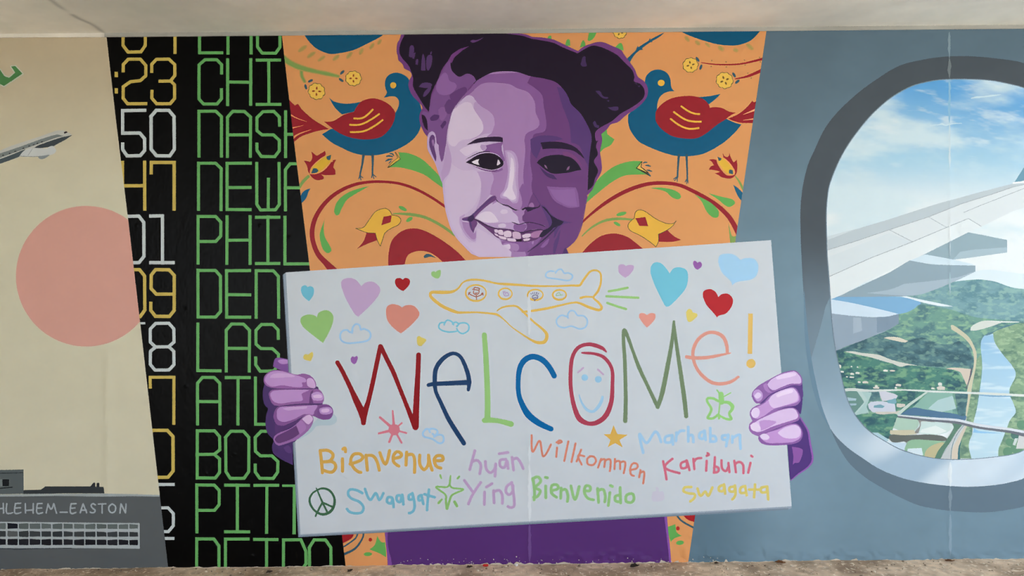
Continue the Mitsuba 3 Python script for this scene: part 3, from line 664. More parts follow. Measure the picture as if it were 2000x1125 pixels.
fcp('tone', '600,905! 640,815 740,672 800,605 850,542 880,480! 2100,420! 2100,2300! 1300,2300! 1340,2240! 1300,2150! 1480,2100! 1300,1930! 1290,1925! 1305,1865! 1330,1800! 1300,1725 1320,1605 1310,1455 1330,1225 1320,1125! 1330,1075 1360,1042 1445,1002 1468,942 1432,850 1425,760 1392,690 1340,642 1250,612 1170,572 1000,556 920,566 860,600 800,660 740,700 670,775', T3, FA)
fcp('dark_tone', '1390,480! 1350,560! 1460,640 1500,700 1510,790 1530,900 1535,990 1505,1040 1420,1060 1395,1125! 1385,1185 1378,1325 1398,1475 1390,1560 1400,1640! 1420,1700! 1350,1770! 1305,1840! 1310,1920! 1480,1980! 1500,2050! 1400,2150! 1330,2300! 2200,2300! 2200,500! 1600,480!', T4, FA)
fcp('dark_tone', '1640,600! 1690,780 1725,870 1762,980 1775,1125 1780,1145! 1860,1180 1900,1290 1945,1400 1935,1640! 2100,1640! 2100,700!', T5, FA)
fcp('dark_tone', '1380,1110! 1480,1075 1620,1080 1700,1110! 1500,1150! 1440,1300! 1390,1230', T5, FA)
# tonal patches of the left side
fcp('highlight', '600,902! 640,815 740,748! 780,750 805,765 830,820 870,880 912,950 918,1020 870,1075 800,1105 700,1125 640,1180 590,1160! 575,1110 585,1000', T0, FA)
fcp('highlight', '610,225! 720,290 840,290 890,370 895,480 840,620 740,720! 690,740! 680,800! 720,920! 780,990! 850,1000! 860,850! 1000,930! 1150,1040! 1195,1090! 1190,1140! 880,1140! 760,1030 680,950 620,850 580,720 555,600 545,480 550,400 600,300', (200, 180, 210))
fcp('brow_tone', '685,95! 740,62 830,35 900,30 945,40! 950,75 920,110 840,105 760,150 700,110', T0)
fcp('brow_tone', '900,35! 950,45 945,80 915,100! 890,60', T1B)
fcp('shade', '945,45! 1050,22 1115,15! 1098,60 1105,110 1130,190 1110,200! 1060,135 960,108 900,112! 950,80', T3)
fcp('shade', '1000,300! 1040,292 1085,275 1100,265! 1110,285 1060,305 1020,308', T3)
# nose
fcp('nose_light', '1130,95! 1200,100 1245,150 1262,240 1258,330 1262,440 1268,520 1255,600 1210,610 1170,575 1095,560 1085,525 1120,480 1150,380 1160,280 1145,180', T1B)
fcp('nose_light', '1150,110! 1190,120 1225,170 1238,260 1232,340 1240,440 1250,500 1240,585 1190,590 1150,555 1105,540 1110,515 1150,465 1168,360 1175,260 1165,180', T1)
fcp('nose_light', '1190,160! 1215,200 1222,320 1205,460 1225,520 1238,560 1200,580 1150,550 1115,535 1125,510 1160,450 1178,320', (216, 200, 222))
fcp('nose_shade', '1270,480! 1310,420 1330,520 1345,600 1320,650 1280,668! 1300,600', T3)
fcp('nose_shade', '1380,560! 1410,515 1450,560 1475,625 1455,660 1400,655 1350,650!', T4)
fcp('nostril_light', '1360,640! 1375,612 1400,605 1418,640 1400,655', (150, 106, 160))
fcp('nose_line', line('1038,562,4 1065,598,7 1105,622,9 1160,635,10 1200,660,12 1240,678,12 1290,680,13 1330,658,16 1400,656,14 1455,650,9 1475,625,5', None, FB), T6)
fcp('nostril', '1325,662! 1380,652 1450,648! 1420,675 1380,700 1340,725! 1350,690', (48, 34, 64))
fcp('nose_line', line('1408,512,4 1440,560,7 1475,620,8 1490,630,6', None, FB), T5)
# smile lines
fcp('shade', '690,745! 740,720 715,790 780,790! 800,850! 825,905 850,880! 850,960 830,985 760,940 715,870 690,800', T1B)
fcp('shade', '712,790! 790,800! 800,860 828,910! 848,880! 845,950 820,965 770,920 730,860', T2)
fcp('smile_line', '1036,536! 1000,543 960,575 900,632 830,700 790,735 740,748 712,762 716,776 780,786! 792,850 826,906! 836,860 862,806 832,764! 868,716 940,650 1000,606 1048,572', T4)
fcp('smile_line', line('715,768,8 770,765,24 830,715,18 900,650,14 980,580,10 1030,545,5', None, FB), T5)
fcp('smile_line', line('770,765,14 790,790,22 805,850,10 826,900,4', None, FB), T5)
fcp('smile_line', '780,740! 820,725 830,765 800,790 765,775', (62, 42, 84))
# mouth region
fcp('lip_light', '838,752! 900,700 970,650 1050,598 1075,605 1130,640 1185,660 1215,700 1255,735 1262,780 1290,800 1240,830! 1100,815 1000,812 930,800', T1)
fcp('lip_light', '845,752! 900,705 960,690 1010,705 1050,755 1065,790 1000,800 930,795', (214, 198, 220))
fcp('lip_light', '1085,690! 1110,670 1150,675 1160,700 1130,715 1095,712', T0)
fcp('lip_shade', '1205,690! 1250,680 1290,670! 1320,700 1310,740 1290,770 1325,800 1290,815 1270,800! 1255,740', T2)
fcp('lip_shade', '1340,700! 1440,660 1490,640! 1560,740 1590,830 1500,840 1400,805 1330,800 1300,745', T4)
m = paint(k + '__mouth', area('818,755! 870,775 930,812 1000,842 1060,858 1130,860 1190,868 1240,884 1290,897 1340,888 1390,874 1440,868 1500,868! 1495,915 1455,955 1410,975 1340,988 1250,988 1160,978 1090,960 1045,940 1005,905 940,850 880,805', FB), (98, 58, 108), label='open smiling mouth')
paint(m + '__upper_lip', area('850,770! 930,795 1000,805 1100,797 1160,800 1215,797! 1240,808 1280,815 1340,800 1400,805 1460,815 1530,830! 1500,868 1440,866 1390,872 1340,886 1290,897 1240,884 1190,866 1130,860 1060,856 1000,840 920,805', FB), T1B)
paint(m + '__upper_lip_shade', area('1222,815! 1280,815 1330,815 1345,830 1330,862 1300,892 1240,880 1215,855', FB), T3)
paint(m + '__upper_lip_shade', area('1335,800! 1400,805 1460,818 1530,832! 1500,866 1440,864 1390,870 1310,890 1345,850', FB), T4)
paint(m + '__upper_lip_light', area('1065,820! 1100,808 1135,815 1140,840 1100,848 1070,842', FB), T0)
paint(m + '__lip_line', line('1200,795,5 1230,806,9 1270,818,9 1320,803,7 1380,798,8 1450,812,8 1520,835,9', None, FB), (60, 38, 76))
paint(m + '__lip_line', line('820,760,10 880,785,12 950,825,14 1010,848,10 1060,858,8 1130,862,7 1190,870,8 1240,890,16 1290,899,17 1340,888,13 1400,874,9 1480,866,8 1505,870,5', None, FB), (66, 42, 78))
paint(m + '__lower_lip', area('1105,1015! 1100,985 1150,980 1250,990 1340,990 1410,978 1450,960 1490,925! 1480,960 1430,1020 1370,1060 1310,1085! 1230,1080 1185,1062', FB), T3)
paint(m + '__lower_lip_light', area('1110,1010! 1140,995 1200,1000 1255,1010 1270,1040 1255,1075 1200,1070 1150,1040', FB), T2)
paint(m + '__lower_lip_light', area('1100,1020! 1140,1015 1175,1010 1185,1035 1180,1060 1150,1050', FB), T0)
paint(m + '__lower_lip_light', area('1390,1000! 1405,975 1415,985 1405,1015!', FB), T2)
TEETH = (214, 192, 214)
for q, c in (('1024,868! 1045,864 1062,872 1060,898 1036,896', TEETH), ('1064,876! 1090,868 1112,880 1116,918 1090,920 1066,908', TEETH), ('1119,892! 1150,878 1185,884 1196,905 1192,936 1160,942 1125,934', TEETH), ('1202,896! 1240,886 1280,902 1288,930 1284,958 1245,958 1212,950', (198, 168, 198)),
             ('1298,922! 1340,908 1380,908 1384,930 1372,942 1310,950', TEETH), ('1384,905! 1430,885 1490,876 1496,890 1470,935 1430,948 1386,940', (164, 116, 162)), ('1024,902! 1045,908 1062,918 1068,934 1040,924', TEETH), ('1070,926! 1110,934 1142,944 1144,964 1108,962 1076,948', TEETH),
             ('1152,950! 1200,952 1232,962 1238,984 1190,982 1156,972', TEETH), ('1308,962! 1340,954 1376,952 1368,972 1320,980', TEETH)):
    paint(m + '__tooth', area(q, FB), c)
paint(m + '__gap', poly('1240,964 1290,960 1300,966 1294,982 1246,984', FB), (40, 24, 44))
# right cheek and mouth corner
fcp('cheek_light', '1540,445! 1640,452 1820,455! 1845,520 1858,645! 1760,655 1680,625 1600,570', T3)
fcp('cheek_light', '1565,470! 1650,480 1810,470! 1835,640! 1760,640 1690,610 1620,560', (142, 100, 160))
fcp('cheek_shade', '1478,625! 1520,640 1590,720 1650,765 1790,800! 1700,815 1660,860 1625,930 1605,955! 1610,880 1560,890 1520,920 1480,945! 1500,880 1560,840 1530,740', T5)
fcp('mouth_corner', '1490,640! 1530,660 1580,725 1640,762 1705,790! 1672,825 1610,848 1570,888 1500,940 1465,935! 1500,880 1560,850 1590,800 1570,735', (44, 34, 60))
fcp('chin_line', line('1650,830,8 1590,890,14 1540,940,14 1470,1000,9 1420,1040,8 1355,1085,5', None, FB), (62, 44, 82))
fcp('cheek_light', '1475,1040! 1510,995 1560,955 1550,1000 1510,1040', T3)
fcp('nose_shade', '1640,940! 1670,870 1660,960 1620,1100! 1600,1100! 1610,1000', T5)
# brows and eyes
b = paint(k + '__eyebrow', area('755,42! 810,8 860,-20 950,-35 1060,-40 1108,-30! 1112,12! 1060,10 960,8 880,18 820,28', FB), (48, 32, 58))
b = paint(k + '__eyebrow', area('1478,18! 1600,8 1700,18 1790,48 1850,90 1890,140 1904,175! 1860,138 1800,100 1720,82 1600,76 1500,82! 1490,50', FB), (44, 32, 56))
e = paint(k + '__eye', area('748,212! 800,178 860,142 920,124 980,120 1040,135 1085,165 1118,205! 1108,245 1060,272 1000,284 930,272 860,250 800,228', FB), (34, 24, 40), label='wide open dark eye in the light half of the face')
paint(e + '__white', area('804,208! 845,188 882,178! 870,205 884,238! 840,228', FB), (222, 212, 226))
paint(e + '__white', area('1050,240! 1064,182 1080,205 1088,218! 1072,236', FB), (218, 204, 222))
paint(e + '__lid_line', line('750,182,3 800,155,6 860,125,8 920,108,9 980,106,9', None, FB), (60, 38, 72))
paint(e + '__lower_lid', area('760,215! 850,255 930,280 1000,292 1060,282 1040,298 980,300 900,282', FB), T4)
e = paint(k + '__eye', area('1442,215! 1480,175 1540,150 1620,138 1700,142 1780,168 1835,215 1878,285! 1830,292 1760,310 1690,318 1610,322 1550,300 1500,262', FB), (38, 30, 48), label='dark eye in the shaded half of the face')
paint(e + '__white', area('1515,238! 1532,242 1548,275! 1525,262', FB), (140, 100, 140))
paint(e + '__white', area('1730,288! 1745,256 1764,248! 1755,280', FB), (136, 96, 136))
paint(e + '__lower_lid', area('1470,255! 1540,310 1600,330! 1640,378! 1580,368 1520,330', FB), (74, 50, 98))
paint(e + '__upper_lid', area('1695,108! 1760,115 1830,165 1890,255! 1840,215 1780,165 1710,145', FB), (118, 68, 120))
paint(k + '__neck', poly('1712,1052 1725,1040 1752,1100 1690,1110', FB), (78, 50, 104))
paint(k + '__jaw_line', line('1105,486 1122,471 1131,455 1137,437 1141,415 1147,383', 1.4), (104, 62, 126))

# ------------------------------------------------------------------ the welcome sign
k = S = thing('welcome_sign', 'large white hand-lettered welcome sign painted across the middle of the mural, held by the child', 'sign')
paint(k + '__edge', poly('552.4,536.5 558.5,532 700,700 1545.8,987 1546,992.3 1539,995.6 582.6,1049.3'), (160, 174, 190))
paint(k + '__edge_line', poly('552.4,536.5 554.2,535.2 584.6,1046.4 1540,992.2 1540,995.6 582.6,1049.3'), (130, 145, 163))
FRONT = poly('558.5,532 1505.7,469 1546,988.6 587,1043.6')
paint(k + '__face', FRONT, m='white_board', label='white front of the sign')
for q in ('1290,700! 1400,590 1490,480! 1580,560! 1590,610 1540,650 1400,660 1300,720', '1180,800! 1350,660! 1400,640! 1340,720 1240,780'):
    paint(k + '__hand_shade', area(q, H), (190, 208, 220))


def pic(nm, g, c, label=None, soft=None):
    """A drawing on the sign; a soft one has a paler sprayed fringe."""
    key = free(S + '__' + nm)
    if label:
        labels[key] = {'label': label}
    if soft:
        paint(key + '__fringe', g.buffer(soft), tuple(0.55 * a + 0.45 * b for a, b in zip(c, (210, 217, 226))), clip=FRONT)
        paint(key + '__fill', g.buffer(-soft * .5), c, clip=FRONT)
    else:
        paint(key, g, c, clip=FRONT)
    return key


LBL, MAUVE, CRIM, CORAL, SUN, LIME, SKYB, VIO = (118, 198, 224), (202, 172, 214), (172, 28, 36), (224, 146, 132), (226, 206, 108), (160, 208, 132), (168, 210, 246), (158, 100, 180)
for nm, q, fr, c, s in (('light blue heart at the upper left corner', '240,430! 250,400 280,385 305,405! 335,395 365,420 360,480 320,540! 285,515 255,480', S480, LBL, .4),
                        ('big mauve heart', '635,400! 640,340 700,315 770,330 830,395! 880,355 950,355 1010,410 1000,480 920,580 800,692! 760,660 680,520', S480, MAUVE, None),
                        ('small dark red heart', '1158,365! 1165,325 1205,315 1235,332! 1260,313 1300,330 1300,375 1270,415 1240,441! 1210,430 1175,400', S480, CRIM, None),
                        ('small lime heart', '1515,260! 1535,250 1555,258! 1575,242 1602,240 1600,290 1580,320! 1540,310 1515,285', S480, LIME, .6),
                        ('big lime green heart', '235,740! 250,695 310,672 370,680 395,702! 420,650 490,630 545,665 555,730 520,830 455,948! 380,890 270,800', S480, (156, 203, 126), .4),
                        ('coral heart', '1070,650! 1080,595 1130,570 1190,580 1225,603! 1270,580 1340,585 1390,640 1390,690 1310,780 1215,856! 1140,800 1085,730', S480, CORAL, None),
                        ('small yellow heart above the W', '1372,900! 1390,882 1415,895! 1460,915 1455,935 1415,978! 1380,965', S480, SUN, .6),
                        ('small yellow heart at the left edge', '262,1090! 280,1060 310,1065! 350,1038 358,1070 335,1125! 280,1112', S480, SUN, .6),
                        ('small violet heart by the W', '425,205! 440,180 462,188! 485,176 495,195 480,240 458,257! 432,235', (600, 660, 5), VIO, None),
                        ('small mauve heart at the upper right', '238,330! 245,290 285,282 312,300! 340,288 385,295 385,330 350,380 305,412! 250,370', SG, MAUVE, .4),
                        ('tall light blue heart', '552,370! 558,300 600,262 660,275 720,340 737,374! 780,320 850,312 910,350 915,450 880,540 760,670 718,694! 690,680 600,500', SG, (122, 204, 230), None),
                        ('small violet heart at the upper right', '967,280! 970,255 988,245 1010,268! 1035,255 1055,280 1045,310 1012,334! 985,318', SG, VIO, None),
                        ('broad pale blue heart at the upper right corner', '1214,260! 1230,195 1300,178 1370,190 1430,240! 1480,222 1560,228 1602,290 1590,380 1530,430 1400,452 1350,485! 1330,440 1250,360', SG, (172, 216, 250), .5),
                        ('dark red heart at the right', '1064,600! 1070,545 1130,522 1185,550 1214,602! 1250,572 1310,570 1355,620 1345,690 1290,760 1225,780 1200,800! 1170,760 1100,680', SG, (192, 42, 50), None),
                        ('small coral heart at the right', '440,800! 445,765 480,757 518,776! 550,758 595,765 597,810 560,860 518,898! 480,860', SG, (236, 160, 148), None),
                        ('small yellow heart at the right', '900,750! 920,720 945,722 965,752! 1005,765 1005,790 950,840! 920,840 905,800', SG, (230, 212, 116), .5)):
    pic('heart', area(q, fr), c, nm, s)

labels[pic('cloud', line('745,830 720,845 690,822 650,830 625,865 632,920 690,950 790,945 890,925 920,880 905,835 850,810 825,820 810,775 775,765 745,800 740,850', 15, S480), SKYB, None, .5)]  = {'label': 'pale blue cloud outline below the mauve heart'}
SA = (820, 500, 5)
for nm, qs, c in (('bright blue cloud outline below the airplane nose', ('330,670 310,640 270,626 245,650 238,672;250,650 200,655 185,695 215,725 280,742 360,735;320,665 350,645 380,665 360,685;365,690 390,658 450,655 480,685 470,730 420,758 380,740 362,710',), (126, 202, 228)),
                  ('pale blue cloud outline above the airplane', ('1310,150 1260,150 1230,180 1240,210 1340,225 1440,240 1480,225 1490,190 1450,165 1410,168 1385,132 1350,135 1325,165',), SKYB),
                  ('pale blue cloud outline below the airplane tail', ('1440,595 1380,580 1335,625 1350,680 1410,700 1480,685 1560,712 1620,690 1635,630 1600,585 1540,580 1510,540 1470,535 1445,570 1448,605',), SKYB)):
    pic('cloud', U(*[line(t, 13, SA) for q in qs for t in q.split(';')]), c, nm, .4)
pic('cloud', U(*[line(t, 16, (600, 660, 5)) for t in ('1200,895 1160,890 1130,930 1145,965 1220,985 1290,1028 1330,1010 1325,955 1280,945 1240,965', '1200,920 1190,895 1220,885 1260,895 1275,920 1255,945', '1240,950 1225,935')]), SKYB, 'pale blue cloud outline below the W', .5)

pl = free(S + '__airplane_drawing')
labels[pl] = {'label': 'yellow child-like drawing of an airplane'}
GOLD = (232, 192, 96)
paint(pl + '__outline', U(line('755,535,12 800,505,16 870,488,18 940,490,18 985,520,22 1040,575,20 1120,650,18 1200,715,24 1240,770,32 1220,835,34 1150,845,30 1080,815,20 1000,765,14 900,695,10 820,620,12 760,575,22 700,562,20 550,550,16 380,552,24 320,535,32 220,490,32 140,430,32 105,390,28 115,355,28 220,355,34 310,350,28 370,320,18 420,260,14 480,235,20 560,232,20 640,242,20 750,268,18 850,275,26 1000,285,22 1100,292,22 1300,295,16 1480,288,20 1560,285,24 1600,230,22 1660,155,20 1720,140,18 1765,175,18 1765,270,20 1735,350,24 1695,405,18 1740,450,22 1775,500,24 1750,528,26 1650,500,28 1560,460,22 1500,455,18 1400,475,18 1250,510,24 1100,535,24 1000,545,18', None, SA), line('1570,410,24 1620,398,20 1690,402,16', None, SA)), GOLD, clip=FRONT)
for x, y, rx, ry, w_ in ((547, 362, 100, 80, 15), (833, 370, 66, 55, 14), (1127, 380, 75, 53, 15), (1362, 380, 66, 50, 16)):
    o = dot(x, y, rx + w_ / 2, SA, ry + w_ / 2)
    paint(pl + '__window', o.difference(dot(x + 2, y - 2, rx - w_ / 2, SA, ry - w_ * .7)), GOLD, clip=FRONT)
paint(pl + '__pilot', U(*[line(t, 9, SA) for t in ('515,325 580,335', '530,328 535,308 585,318 570,335', '525,340 525,365 550,378 575,365 578,335', '553,378 553,425', '553,400 500,380 480,360', '480,360 475,380', '480,360 495,355', '553,398 600,380 615,360', '615,360 618,382', '615,360 600,368', '540,360 550,366 562,358')]), (176, 104, 80), clip=FRONT)
paint(pl + '__snail', U(*[line(t, 9, SA) for t in ('815,345 820,370 830,390 865,385 860,360 840,358 838,375', '830,345 828,355')]), (190, 160, 208), clip=FRONT)
paint(pl + '__passenger', U(*[line(t, 7, SA) for t in ('1125,380 1100,390 1100,412 1125,422 1150,410 1150,388 1125,380', '1122,422 1122,438', '1112,402 1125,410 1138,400', '1090,375 1085,365', '1105,370 1102,358', '1122,368 1122,355', '1138,368 1142,356', '1152,374 1160,364')]), (104, 84, 140), clip=FRONT)
paint(pl + '__turtle', line('1330,385 1340,365 1365,358 1375,382 1395,380 1330,388', 6, SA), (156, 200, 130), clip=FRONT)
for i, q in enumerate(('145,545 235,530 328,510', '122,593 270,600 432,608', '130,658 220,690 312,718')):
    pic('speed_line', line(q, 22, SG), LIME, None, .3)

kk = free(S + '__heading')
labels[kk] = {'label': 'hand-painted heading of large letters in many colours'}
W1, W2, W3 = (600, 660, 5), (920, 640, 5), (1200, 600, 5)
WINE, NAVY, BLUE, ROSE, OLIVE, SALM = (148, 26, 34), (32, 66, 110), (0, 104, 170), (182, 68, 92), (122, 144, 112), (228, 160, 146)
paint(kk + '__letter', U(line('296,240,42 350,335,42 430,500,46 480,610,62 540,740,72 551,830,46', None, W1), line('551,830,46 560,740,60 600,610,44 640,440,44 690,200,44 716,82,44', None, W1), poly('690,78 722,60 740,90 716,130', W1), line('720,85,44 780,210,44 840,330,44 900,480,40 960,630,40 1020,780,48 1058,870,60', None, W1), line('1088,165,46 1082,340,48 1070,560,56 1062,740,62 1060,865,60', None, W1)), WINE)
paint(kk + '__letter', U(line('1185,460,36 1235,450,40 1400,442,46 1580,434,50', None, W1), line('1574,505,32 1582,420,44 1560,320,42 1505,195,36 1440,152,34 1370,170,40 1300,230,44 1255,310,44 1246,420,44 1256,520,36 1300,620,38 1380,790,44 1460,920,46 1530,1028,44', None, W1)), NAVY)
paint(kk + '__letter', U(line('130,70,48 145,280,52 155,500,54 162,700,54 160,900,58', None, W2, ), line('130,905,50 170,900,56 270,910,46 390,940,56', None, W2)), (158, 208, 130))
paint(kk + '__letter', line('812,470,52 760,380,54 690,310,56 600,282,56 520,320,56 475,400,52 460,520,46 466,650,46 500,750,54 560,850,66 660,930,60 780,988,50', None, W2), BLUE)
paint(kk + '__letter', line('1320,236,14 1280,200,36 1210,172,40 1140,162,36 1060,185,36 1010,240,36 980,330,38 970,500,38 980,640,38 1010,780,44 1060,890,54 1150,936,40 1240,920,48 1320,850,50 1370,720,44 1380,560,36 1380,430,34 1350,350,34 1290,285,34 1210,255,28 1140,248,26 1085,245,18', None, W2), ROSE)
paint(kk + '__letter', U(line('105,1110,42 110,900,38 106,700,36 100,500,36 88,330,34 95,225,38 130,290,34 180,430,30 240,590,38 320,760,34 422,975,38', None, W3), line('422,975,38 470,820,46 520,570,44 560,340,36 580,140,24', None, W3), line('580,140,22 600,330,34 640,600,40 680,880,44 700,1065,40', None, W3)), OLIVE)
paint(kk + '__letter', U(line('705,485,34 780,495,34 900,492,34 1020,470,28 1130,448,14', None, W3), line('1100,445,30 1095,370,34 1060,290,36 990,250,34 910,250,32 830,300,34 780,380,34 765,470,32 790,570,30 850,660,34 940,730,34 1030,748,34 1130,730,32 1208,680,24', None, W3)), SALM)
ex = free(kk + '__letter')
paint(ex, U(line('1328,62 1325,250 1322,455', 44, W3, cap='flat'), dot(1332, 550, 46, W3, 44, -40)), (234, 196, 112))
sm = free(S + '__smiley')
labels[sm] = {'label': 'pale blue smiling face inside the letter O'}
paint(sm + '__eye', dot(1110, 487, 32, W2, 32), (160, 208, 240)); paint(sm + '__eye', dot(1242, 504, 33, W2, 33), (160, 208, 240))
paint(sm + '__smile', line('1055,655,10 1080,730,20 1130,800,26 1190,818,26 1240,775,32 1272,720,32 1282,675,22', None, W2), (168, 210, 240))
for q in ('1045,436 1095,392', '1238,408 1290,456'):
    paint(sm + '__brow', line(q, 18, W2), (202, 176, 212))
pic('sun', U(dot(850, 895, 55, W1), *[line(q, None, W1) for q in ('850,895,30 835,712,16', '850,895,30 712,775,22', '850,895,20 925,830,16', '850,895,18 968,928,18', '850,895,22 922,1022,20', '850,895,24 802,1015,22', '850,895,32 700,932,20')]), (222, 130, 148), 'pink sun with rays below the W')
bf = (158, 216, 132)
pic('butterfly', U(*[line(q, None, W3) for q in ('1040,850,50 1045,925,52', '1000,808,12 1030,850,16', '1135,835,10 1100,855,10 1060,875,10', '1010,915,24 960,890,24 910,890,24 905,920,22 945,990,24 930,1040,24 910,1080,24 960,1085,22 1015,1050,26 1020,1085,20', '1045,930,22 1110,930,32 1150,965,38 1145,1000,30 1120,1040,24 1140,1090,26 1090,1090,22 1020,1055,20', '1030,930,12 1015,1060,14')]), bf, 'light green butterfly outline by the right hand', .3)
pic('star', poly('1541,52 1578,138 1678,146 1598,196 1630,268 1556,226 1484,266 1512,196 1446,140 1510,138', (890, 820, 5)), (230, 186, 92), 'solid yellow star beside the letter M')
WB = (590, 820, 5)
pic('star', U(*[line(q, None, WB) for q in ('1450,545,14 1425,650,18 1310,655,20 1400,730,18 1405,790,22 1415,868,22 1440,790,22 1470,730,20 1575,678,16 1455,655,18 1450,545,14', '1350,540,20 1360,570,16', '1520,570,22 1535,552,18', '1335,810,26 1365,775,18', '1490,800,28 1512,840,26')]), (148, 200, 120), 'green outlined star beside the word in light blue')
pic('peace_symbol', U(*[line(q, None, WB) for q in ('140,690,16 200,668,20 270,690,22 315,760,22 312,840,26 270,900,28 200,922,26 130,890,20 85,830,22 75,770,20 100,720,18 140,690,16', '140,665,10 155,700,16 200,805,20', '200,805,18 250,905,20', '200,805,18 300,850,20', '200,805,18 165,870,20 132,940,16')]), (66, 108, 80), 'dark green peace symbol at the lower left corner')
WM, WK = (890, 820, 5), (1220, 820, 5)
WORDS = [('orange greeting under the red W', (224, 178, 90), WB, 28, .3, ['178,300 190,400 200,515;182,300 260,300 305,345 270,400 200,410;200,410 300,410 330,460 290,510 205,490', '395,380 396,500;400,285 420,275 425,310', '470,430 560,400 595,365 560,330 500,340 475,400 500,460 540,500 575,512', '625,345 638,490;630,350 690,350 730,400 755,490', '760,320 815,430 855,300', '905,375 960,360 970,330 930,310 895,345 895,410 945,450', '1022,315 1015,440;1020,345 1080,340 1100,400 1098,512', '1150,345 1150,430 1190,485 1230,440 1235,370;1235,345 1250,430 1270,490', '1290,395 1370,395 1370,355 1320,350 1290,390 1310,450 1355,470']),
         ('light blue greeting at the lower left', (126, 192, 216), WB, 24, .2, ['590,715 530,685 470,680 450,720 480,765 560,800 600,850 585,900 530,912 470,900 440,870', '615,675 665,780 720,715 755,780 795,715', '880,760 840,755 830,800 870,815 885,770 895,850', '970,740 930,740 925,785 960,800 978,730 990,825', '1075,725 1045,735 1045,775 1080,770 1078,715 1100,830 1085,890 1045,910', '1170,735 1140,745 1140,785 1170,780;1165,735 1185,820', '1240,680 1228,780 1220,880;1195,725 1295,755']),
         ('mauve two-word greeting left of centre', (196, 166, 208), WM, 25, .2, ['188,300 160,400 138,485;160,410 210,395 245,440 235,525', '290,405 300,480 340,515 380,480 390,430;392,430 385,550', '490,385 435,395 435,450 475,465 500,400 512,475;425,330 510,318', '550,365 565,490;555,390 600,375 640,430 658,475', '85,590 165,700;245,610 165,730 125,820', '282,705 280,825;300,655 355,622', '370,690 375,810;375,700 430,690 455,740 455,815', '545,615 500,650 490,700 520,730 555,700 560,640;548,610 570,760 570,840 540,855 510,845']),
         ('coral greeting slanting down right of centre', (222, 140, 120), WM, 20, 0, ['742,150 752,310 820,205 855,355 930,240', '990,270 982,360;985,220 1020,200 1035,215 1000,230', '1100,210 1060,400', '1170,230 1130,410', '1225,290 1180,405;1255,355 1195,350 1230,435', '1320,355 1285,380 1290,430 1340,440 1370,400 1350,360 1310,355', '1420,380 1390,465;1410,400 1455,385 1450,460;1455,400 1510,390 1505,500', '1555,380 1550,480;1560,410 1600,405 1605,480;1605,415 1655,415 1640,520', '1700,490 1770,470 1770,430 1730,425 1705,470 1710,530 1740,545', '1805,490 1790,560;1800,520 1840,510 1830,620']),
         ('green greeting at the lower centre', (156, 206, 138), WM, 25, .3, ['755,570 770,700 765,780;740,585 800,555 830,600 765,660;765,665 825,690 800,745 760,755', '878,645 880,760;875,560 895,565', '940,690 1000,670 990,635 940,640 935,710 985,755', '1030,665 1025,765;1030,690 1075,680 1095,740 1090,795', '1125,645 1165,775 1205,650', '1255,690 1310,690 1310,650 1270,645 1255,700 1285,760 1345,780', '1385,670 1395,805;1390,690 1440,680 1460,740 1455,800', '1505,710 1490,835;1510,640 1530,650', '1605,660 1610,810;1605,735 1560,745 1560,790 1610,800', '1705,720 1665,740 1665,795 1715,805 1740,770 1730,725 1695,720']),
         ('pale blue greeting at the right', (172, 212, 244), WK, 22, .5, ['180,320 145,140 215,225 300,115 355,215', '460,150 400,165 395,215 450,215 465,150 470,240', '505,125 500,205;505,150 540,110 580,105', '620,70 620,210;620,160 660,150 670,215', '775,110 735,130 730,175 770,180 778,105 790,195', '835,80 835,210;835,160 880,160 890,205 835,212', '1010,150 955,155 955,190 1005,190 1010,145 990,255', '1050,160 1050,220;1055,175 1120,145 1125,200 1130,280']),
         ('rose red greeting at the right', (218, 116, 140), WK, 24, 0, ['375,405 395,500 408,580;465,380 395,465 535,520', '605,400 550,425 555,470 605,460 605,395 632,490', '670,380 680,480;675,410 700,380 745,372', '800,400 795,495;810,325 822,340 800,350', '880,365 872,515;875,450 915,470 910,505 870,515', '945,395 950,470 985,500 1010,460;1012,420 1022,510', '1070,400 1085,510;1080,430 1120,410 1155,440 1158,520', '1228,420 1205,515;1235,350 1245,358']),
         ('pale yellow greeting at the lower right', (228, 212, 124), WK, 22, .4, ['650,655 585,660 575,695 620,715 680,725 680,760 640,795', '710,670 740,740 785,700 815,740 855,660', '970,635 925,650 920,690 965,690 970,630 980,720', '1070,650 1025,660 1025,695 1070,695 1075,640 1080,730 1050,775', '1175,645 1130,665 1130,710 1175,710;1175,645 1190,735', '1272,630 1262,755;1215,680 1310,680', '1385,650 1330,665 1335,705 1385,700 1390,650 1400,775'])]
for lab, c, fr, w_, soft, letters in WORDS:
    gk = free(S + '__greeting')
    labels[gk] = {'label': lab}
    for q in letters:
        g = U(*[line(t, w_, fr) for t in q.split(';')])
        if soft:
            paint(gk + '__letter', g.buffer(soft), c, clip=FRONT)
        else:
            paint(gk + '__letter', g, c, clip=FRONT)
pic('smudge', area('300,650! 330,665 335,700 375,700 380,780 270,790 275,700 305,695', WK), (212, 210, 227), 'faint lilac smudge between the green and yellow greetings')

